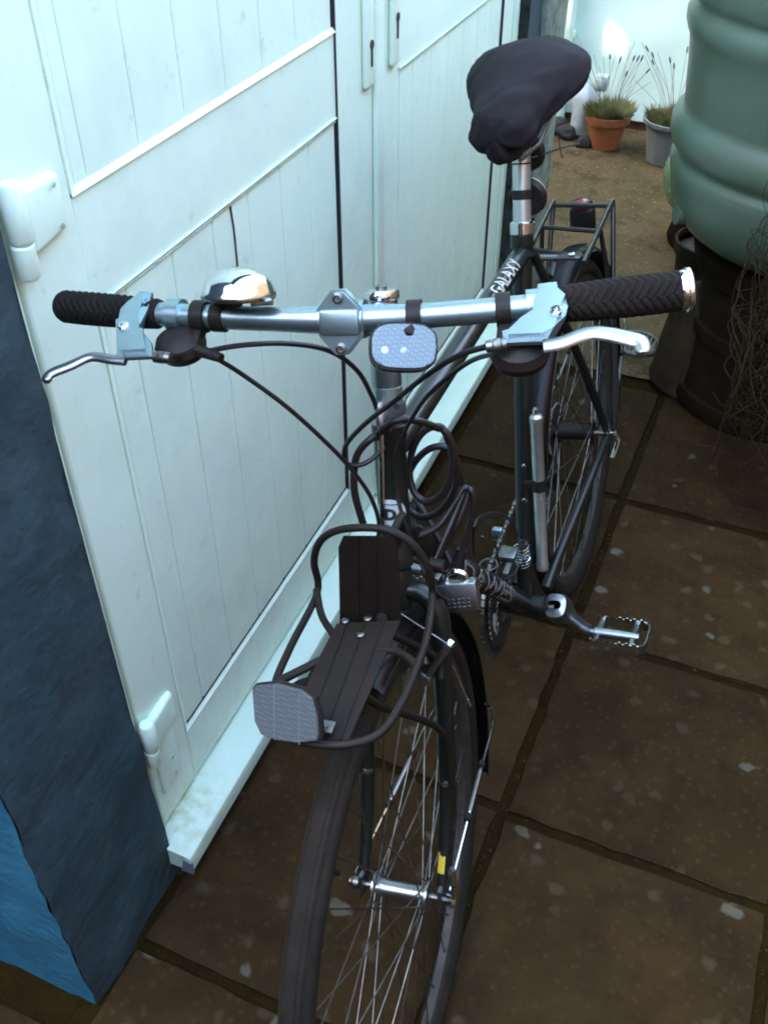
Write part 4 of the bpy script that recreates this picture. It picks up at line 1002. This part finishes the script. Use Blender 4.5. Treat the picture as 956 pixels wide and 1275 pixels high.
rod([Wf(EP+.01, .02, vj-.024), S(.05, .01, .40), S(.014, 0, .385)], .006)
# rack reflector
rn2 = (WE*.78+WV*.60-T1*.12).normalized(); rx2 = (T1-rn2*T1.dot(rn2)).normalized(); ry2 = rn2.cross(rx2)
if ry2.dot(WV) < 0: ry2 = -ry2
fc = px_v(356, 889, vj+.004); fc = onplane(356, 889, plp(350, 915)+WE*.016, rn2)
OUT = [onplane(x, y, fc, rn2) for x, y in ((313, 857), (318, 851), (345, 848), (378, 857), (392, 868), (398, 890), (400, 915), (398, 924), (370, 926), (345, 923), (324, 915), (316, 898))]
def shp(c, s_=1., dz=0.): return [c + (p-c)*s_ + rn2*dz for p in OUT]
g = MB(); g.prism(shp(fc, 1.0, -.008), rn2*.0075, bev=.0015); rr_ = g.build('rack_reflector', 'plastic_black', bike, angle=40)
g = MB(); g.prism(shp(fc, .94, -.0012), rn2*.0035, bev=.0008); g.build('reflector_lens', 'reflector_clear', rr_, angle=40)
for q in (-.012, .014):
    g = MB(); g.tube([fc+rx2*q+ry2*.024+rn2*.0025, fc+rx2*(q+.003)-ry2*.024+rn2*.0025], .0009, 6); g.build('lens_seam', 'reflector_bar', rr_)
g = MB(); g.obox(px_v(405, 905, vj+.002), rx2, WE, WV, (.018, .014, .003), bev=.001); g.lathe(px_v(405, 905, vj+.003), WV, [(0, .004), (.004, .004)], 6); g.build('reflector_bracket', 'steel', rr_)
# --- seat post, lights, saddle cover
D_ = DD; P0 = ST_T
g = MB(); g.tube([P0-D_*.02, P0+D_*.185], .0138, 24); post = g.build('seat_post', 'pump_alloy', bike)
g = MB(); g.lathe(P0-D_*.002, D_, [(0, .0158), (.002, .0185), (.018, .0185), (.020, .0155)], 28); g.tube([P0+D_*.009-BF*.012-BL*.012, P0+D_*.009-BF*.022+BL*.014], .006, 10); g.build('seat_clamp', 'chrome', bike)
for k in (.030, .040, .046):
    pass
g = MB(); g.lathe(P0+D_*.050, D_, [(0, .0148), (.014, .0148)], 24); g.build('light_strap', 'plastic_black', bike)
g = MB(); g.lathe(P0+D_*.100, D_, [(0, .0146), (.0025, .0146)], 24); g.build('light_strap', 'plastic_black', bike)
c = P0+D_*.105-BF*.030; g = MB(); g.lathe(c, -BF, [(-.008, .006), (-.006, .024), (.004, .028), (.012, .026), (.018, .012)], 28); ra = g.build('rear_reflector', 'plastic_black', bike)
c = P0+D_*.040-BF*.032; g = MB(); g.lathe(c, -BF, [(-.008, .008), (-.006, .026), (.006, .030)], 28, cap1=False); rl = g.build('rear_light', 'plastic_black', bike)
g = MB(); g.lathe(c, -BF, [(.006, .030), (.014, .028), (.022, .018), (.025, .004)], 28, cap0=False); g.build('light_lens', 'red_plastic', rl)
# saddle under its cloth cover
def loft(st, m_, wr, nm, mt, par, seed=0):
    g = MB(); n = len(st)
    def f(i, j):
        s, tc, hw, ht, hb = st[i]; a = 2*math.pi*j/m_; ca, sa = math.cos(a), math.sin(a)
        t = tc + hw*abs(ca)**1.*(1 if ca > 0 else -1); h = (ht+hb)/2 + (ht-hb)/2*abs(sa)**.95*(1 if sa > 0 else -1)
        p = B(s, t, h); lowf = max(0, -sa)
        w = noise.noise(V3((s*16+seed, a*1.9, 0)))*.010*(.35+lowf) + noise.noise(V3((s*42+t*30, a*3.3, seed)))*.0035*(.3+lowf)
        w += .0040*math.sin(a*9+s*55)*lowf
        w += .005*noise.noise(V3(((s+t*1.4)*38, 0, 3+seed)))*1.
        return p + (BL*ca+BU*sa)*w*wr
    V = g.grid(f, n, m_, wrap=True); g.b.faces.new(V[0]); g.b.faces.new(V[-1])
    return g.build(nm, mt, par, angle=80)
key = [(.372, .002, .010, 1.054, 1.022), (.366, .002, .026, 1.064, 1.010), (.350, -.001, .038, 1.072, .996), (.322, .0, .043, 1.080, .990), (.285, .0, .047, 1.086, .994), (.245, -.004, .060, 1.094, 1.004), (.205, -.004, .076, 1.102, 1.006), (.160, -.003, .090, 1.108, 1.008), (.115, -.003, .091, 1.106, 1.014), (.080, -.003, .080, 1.096, 1.024), (.062, -.003, .05, 1.076, 1.044), (.054, -.003, .016, 1.066, 1.054)]
st = []
for i in range(45):
    k = i/44*(len(key)-1); a = int(min(k, len(key)-2)); q = k-a; st.append(tuple(key[a][z]+(key[a+1][z]-key[a][z])*q for z in range(5)))
st = [(s_*.93+.008, tc_, hw_, ht_+.012, hb_+.014) for s_, tc_, hw_, ht_, hb_ in st]
sad = loft(st, 64, .95, 'saddle', 'cover_cloth', bike); sad['label'] = 'saddle under a black cloth rain cover'
g = MB(); g.tube([B(.30, -.02, 1.0), B(.2, -.022, .988), B(.12, -.03, 1.02)], .0035, 8); g.tube([B(.30, .02, 1.0), B(.2, .022, .988), B(.12, .03, 1.02)], .0035, 8); g.obox(P0+D_*.185, BF, BL, BU, (.045, .042, .02), bev=.005); g.build('saddle_rail', 'steel', bike)
g = MB(); g.tube(spline([B(.21, .055, 1.0), B(.215, .057, .985), B(.21, .058, .970), B(.205, .060, .974)], 5), .0009, 6); g.build('cover_cord', 'cable_black', bike)
g = MB(); g.tube([P0+D_*.102-BF*.02+BL*.01, P0+D_*.106-BF*.05+BL*.055, P0+D_*.106-BF*.06+BL*.075], .0016, 6); g.build('elastic_strap', 'cable_black', bike)
# pump clipped along the seat tube
pa, pb = px_t(667, 516, .030), px_t(675, 708, .030); pd = (pb-pa).normalized()
g = MB(); L = (pb-pa).length; g.lathe(pa, pd, [(0, .0075), (.004, .0108), (.012, .0110), (.014, .0100), (L*.40, .0100), (L*.402, .0112), (L*.47, .0112), (L*.472, .0100), (L-.012, .0100), (L-.010, .0110), (L, .0105)], 20)
pm = g.build('tyre_pump', 'pump_alloy', bike)
g = MB(); g.lathe(pa, pd, [(L*.40, .0118), (L*.47, .0118)], 20); g.obox(along(pa, pb, .435)-BL*.012, BL, pd, BL.cross(pd), (.028, .012, .012), bev=.003); g.build('pump_strap', 'plastic_black', pm)
g = MB(); g.lathe(pa, -pd, [(0, .005), (.006, .005), (.007, .0065), (.010, .0065)], 16); g.build('pump_nose', 'chrome', pm)
# --- rear rack
rh = .752
RR = lambda x, y, d=0.: px_h(x, y, rh+d)
r0, r1 = RR(656, 316), RR(688, 250); r2, r3 = RR(726, 328), RR(762, 250)
g = MB()
def bent(a, b, foot, sg_):
    d = (b-a).normalized(); return spline([a, along(a, b, .6), b-d*.012, b+d*.003-BU*.008, along(b, foot, .12)+d*.004, along(b, foot, .5), along(b, foot, .85)+BL*.006*sg_, foot], 6)
g.tube(bent(r0, r1, Wr(.0, -.078, .02), -1), .0050, 12); g.tube(bent(r2, r3, Wr(.0, .078, .02), 1), .0050, 12)
rrk = g.build('rear_rack', 'black_tube', bike)
for k in (.10, .50, .93): rod([along(r0, r1, k)-BU*.002, along(r2, r3, k)-BU*.002], .0042, 'crossbar', 'black_tube', rrk)
for a, b in ((r0, r1), (r2, r3)):
    sg_ = -1 if a is r0 else 1
    rod([along(a, b, .55)-BU*.004, Wr(-.06, .074*sg_, .20), Wr(.0, .078*sg_, .024)], .0045, 'rack_leg', 'black_tube', rrk)
mdl = along(along(r0, r1, .03), along(r2, r3, .03), .5)
g = MB(); g.obox(mdl-BU*.001, BL, BF, BU, (.088, .022, .004), bev=.001); pl = g.build('rack_front_plate', 'black_tube', rrk)
g = MB(); g.lathe(mdl+BL*.028+BU*.002, BU, [(0, .006), (.003, .006), (.004, .004)], 14); g.build('plate_bolt', 'chrome', pl)
g = MB(); g.obox(mdl-BL*.012+BU*.0012, BL, BF, BU, (.030, .006, .001)); g.build('plate_label', 'letter_grey', pl)
g = MB(); g.tube([mdl-BU*.002, mdl+BF*.04-BU*.02, along(BB, ST_T, .93)-BF*.016], .004, 8); g.build('rack_bracket', 'black_tube', rrk)
# rear rack lamp
lc = RR(719, 262, -.02)-BF*.03; lc = along(r1, r3, .45)-BF*.022-BU*.045
g = MB(); g.obox(lc, BL, BF, BU, (.050, .028, .050), bev=.010, seg=3); lm = g.build('rack_lamp', 'plastic_black', bike)
g = MB(); g.obox(lc-BF*.014, BL, BF, BU, (.046, .012, .044), bev=.005); g.build('light_lens', 'red_plastic', lm)
g = MB(); g.lathe(lc+BU*.025, BU, [(0, .016), (.008, .016), (.012, .012), (.014, .002)], 20); g.build('lamp_top', 'red_plastic', lm)
g = MB(); g.lathe(lc+BU*.030, BU, [(0, .020), (.006, .020)], 20); g.build('lamp_ring', 'plastic_black', lm)
# --- brake and gear cables, each through its own curve
def cable(pts, r=.0025, nm='cable', par=bike, m='cable_black'):
    g = MB(); g.tube(spline(pts, 10), r, 10); return g.build(nm, m, par)
U = px_u
cable([px_l(214, 446, .002), U(245, 440, .165), U(300, 430, .15), U(360, 428, .12), U(410, 437, .09), U(445, 462, .06), U(464, 496, .035), U(471, 516, .022)], .0026)
cable([px_l(262, 442, -.006), U(300, 465, .15), U(355, 505, .12), U(405, 550, .085), U(438, 585, .06), U(462, 620, .04), U(472, 655, .03), S(.035, -.012, .455), S(.045, -.004, .40)], .0024)
cable([px_l(604, 432, .0), U(570, 443, .155), U(530, 468, .13), U(490, 500, .10), U(452, 530, .075), U(430, 556, .055), U(432, 577, .045), U(452, 578, .035), U(474, 562, .022), U(490, 545, .0)], .0027)
cable([px_l(618, 440, -.008), U(585, 450, .12), U(545, 480, .085), U(518, 512, .055), U(495, 560, .035), U(494, 610, .03), U(505, 655, .035), U(520, 690, .03), U(545, 740, .01), B(.70, .02, .50)], .0024)
g = MB(); g.tube([U(474, 513, .022), U(476, 640, .021), U(477, 652, .022)], [.0036, .0032, .0032], 10); g.build('cable_guide', 'chrome', bike)
g = MB(); a_, b_ = U(472, 500, .024), U(475, 538, .022); dd_ = (b_-a_); L = dd_.length; g.lathe(a_, dd_, [(0, .004), (L*.1, .0062), (L*.3, .0062), (L*.34, .0052), (L*.4, .0065), (L*.75, .0065), (L*.8, .004), (L, .004)], 16); g.build('barrel_adjuster', 'alloy', bike)
g = MB(); g.prism([U(x, y, .018) for x, y in ((478, 504), (504, 500), (503, 516), (492, 522), (487, 540), (477, 542))], N1*-.006, bev=.0015); hg = g.build('cable_hanger', 'alloy', bike)
g = MB(); g.lathe(U(494, 506, .018), N1, [(-.002, .0035), (.001, .0035)], 14); g.build('hanger_hole', 'gasket', hg)
# front derailleur, its spring and bent wires round the seat tube foot
g = MB(); sc_ = px_t(650, 692, .012); sp_pts = []
for i in range(110):
    a = i/110*2*math.pi*6.5; sp_pts.append(sc_ + BU*(-.018+.040*i/110) + BF*.012*math.cos(a) + BL*.0125*math.sin(a))
g.tube(sp_pts, .0009, 6); g.build('derailleur_spring', 'chrome', bike)
g = MB(); q = lambda x, y, t=.01: px_t(x, y, t)
g.tube([q(600, 668), q(616, 674), q(622, 705), q(626, 722)], .0015, 6); g.tube([q(626, 722), q(640, 715), q(658, 680), q(660, 674), q(645, 672)], .0015, 6); g.build('bent_wire', 'steel', bike)
g = MB(); g.obox(q(619, 662), BL, BF, BU, (.015, .010, .013), bev=.002); g.build('wire_clamp', 'alloy_painted', bike)
g = MB(); g.obox(q(632, 690, 0), BL, BF, BU, (.030, .03, .012), bev=.003); fd = g.build('front_derailleur', 'steel', bike); g = MB(); g.obox(q(634, 712, -.01), BL, BF, BU, (.012, .05, .035), bev=.004); g.build('chain_cage', 'steel', fd)
cable([q(590, 690, -.01), q(590, 655), q(608, 640), q(632, 645), q(644, 668), q(650, 685)], .0028)
g = MB(); g.lathe(px_t(608, 703, .012), BU, [(0, .012), (.0012, .012)], 24, cap0=False, cap1=False); g.tube([px_t(608, 703, .012)+ (BF*math.cos(a)+BL*math.sin(a))*.013 for a in [2*math.pi*i/24 for i in range(24)]], .0012, 6, closed=True); g.build('cable_ring', 'steel', bike)
# --- coiled cable lock and its padlock: lifted off the bike, so a thing of its own
lk = thing('cable_lock', U(545, 640, -.05), 'black coiled cable lock with silver combination padlock wound round the bicycle head tube', 'lock')
def ell(cx, cy, rx, ry, tilt, d, n=18, a0=0, a1=360):
    o = []
    for i in range(n+1):
        a = R(a0+(a1-a0)*i/n); x, y = rx*math.cos(a), ry*math.sin(a); o.append(U(cx+x*math.cos(tilt)-y*math.sin(tilt), cy+x*math.sin(tilt)+y*math.cos(tilt), d(i/n) if callable(d) else d))
    return o
coil = []
coil += [U(466, 545, .020), U(492, 524, .028), U(520, 524, .015), U(545, 533, -.005)]
coil += ell(537, 578, 27, 47, R(8), lambda k: -.010-.03*k, 16, -80, 290)
coil += ell(537, 600, 30, 46, R(22), lambda k: -.045-.03*k, 16, -60, 300)
coil += ell(545, 622, 22, 44, R(30), lambda k: -.08-.03*k, 14, -50, 160)
coil += [U(560, 700, -.08), U(553, 715, -.06)]
g = MB(); g.tube(spline(coil, 5), .0042, 12); g.build('cable', 'cable_black', lk)
g = MB(); g.tube(spline([U(452, 652, .03), U(441, 610, .035), U(444, 568, .032), U(462, 546, .028), U(470, 542, .02)], 8), .0042, 12); g.build('cable', 'cable_black', lk)
g = MB(); g.tube(spline([U(523, 655, -.02), U(518, 668, -.02), U(545, 655, -.04), U(566, 625, -.06), U(577, 608, -.07), U(582, 616, -.07), U(570, 650, -.06), U(548, 690, -.05), U(535, 715, -.03)], 8), .0040, 12); g.build('cable', 'cable_black', lk)
g = MB(); g.tube(spline([U(540, 700, -.03), U(560, 655, -.05), U(577, 615, -.07), U(586, 611, -.07), U(589, 630, -.07), U(582, 665, -.07), U(574, 690, -.07)], 8), .0040, 12); g.build('cable', 'cable_black', lk)
g = MB(); a_, b_ = U(575, 684, -.07), U(568, 708, -.07); g.tube([a_, b_], [.0065, .0085], 14); g.build('cable_ferrule', 'plastic_black', lk)
g = MB(); a_, b_ = U(497, 692, -.01), U(540, 705, -.03); g.tube(spline([a_, along(a_, b_, .5)+DS*.001, b_], 4), .0042, 10); a_, b_ = U(535, 702, -.03), U(553, 706, -.03); g.tube([a_, b_], .0085, 14); g.build('cable_ferrule', 'plastic_black', lk)
# padlock body
kc = U(571, 741, -.035); kx = (T1*.92-N1*.1+DS*.12).normalized(); ky = (DS-kx*DS.dot(kx)).normalized(); kz = kx.cross(ky)
g = MB(); g.obox(kc, kx, ky, kz, (.048, .038, .018), bev=.003); pb_ = g.build('padlock_body', 'alloy', lk)
g = MB()
for r_ in range(3):
    for c_ in range(5): g.obox(kc+kx*(-.012+.006*c_)-ky*(.002+.005*r_)-kz*.0085, kx, ky, kz, (.0042, .0032, .002), bev=.0006)
    for c_ in range(5): g.obox(kc+kx*(-.012+.006*c_)-ky*(.002+.005*r_)+kz*.0085, kx, ky, kz, (.0042, .0032, .002), bev=.0006)
g.build('number_dials', 'steel', pb_)
g = MB(); g.tube(spline([kc+ky*.016-kx*.012, kc+ky*.026-kx*.011, kc+ky*.031, kc+ky*.026+kx*.011, kc+ky*.016+kx*.012], 6), .0034, 10); g.build('padlock_shackle', 'chrome', pb_)
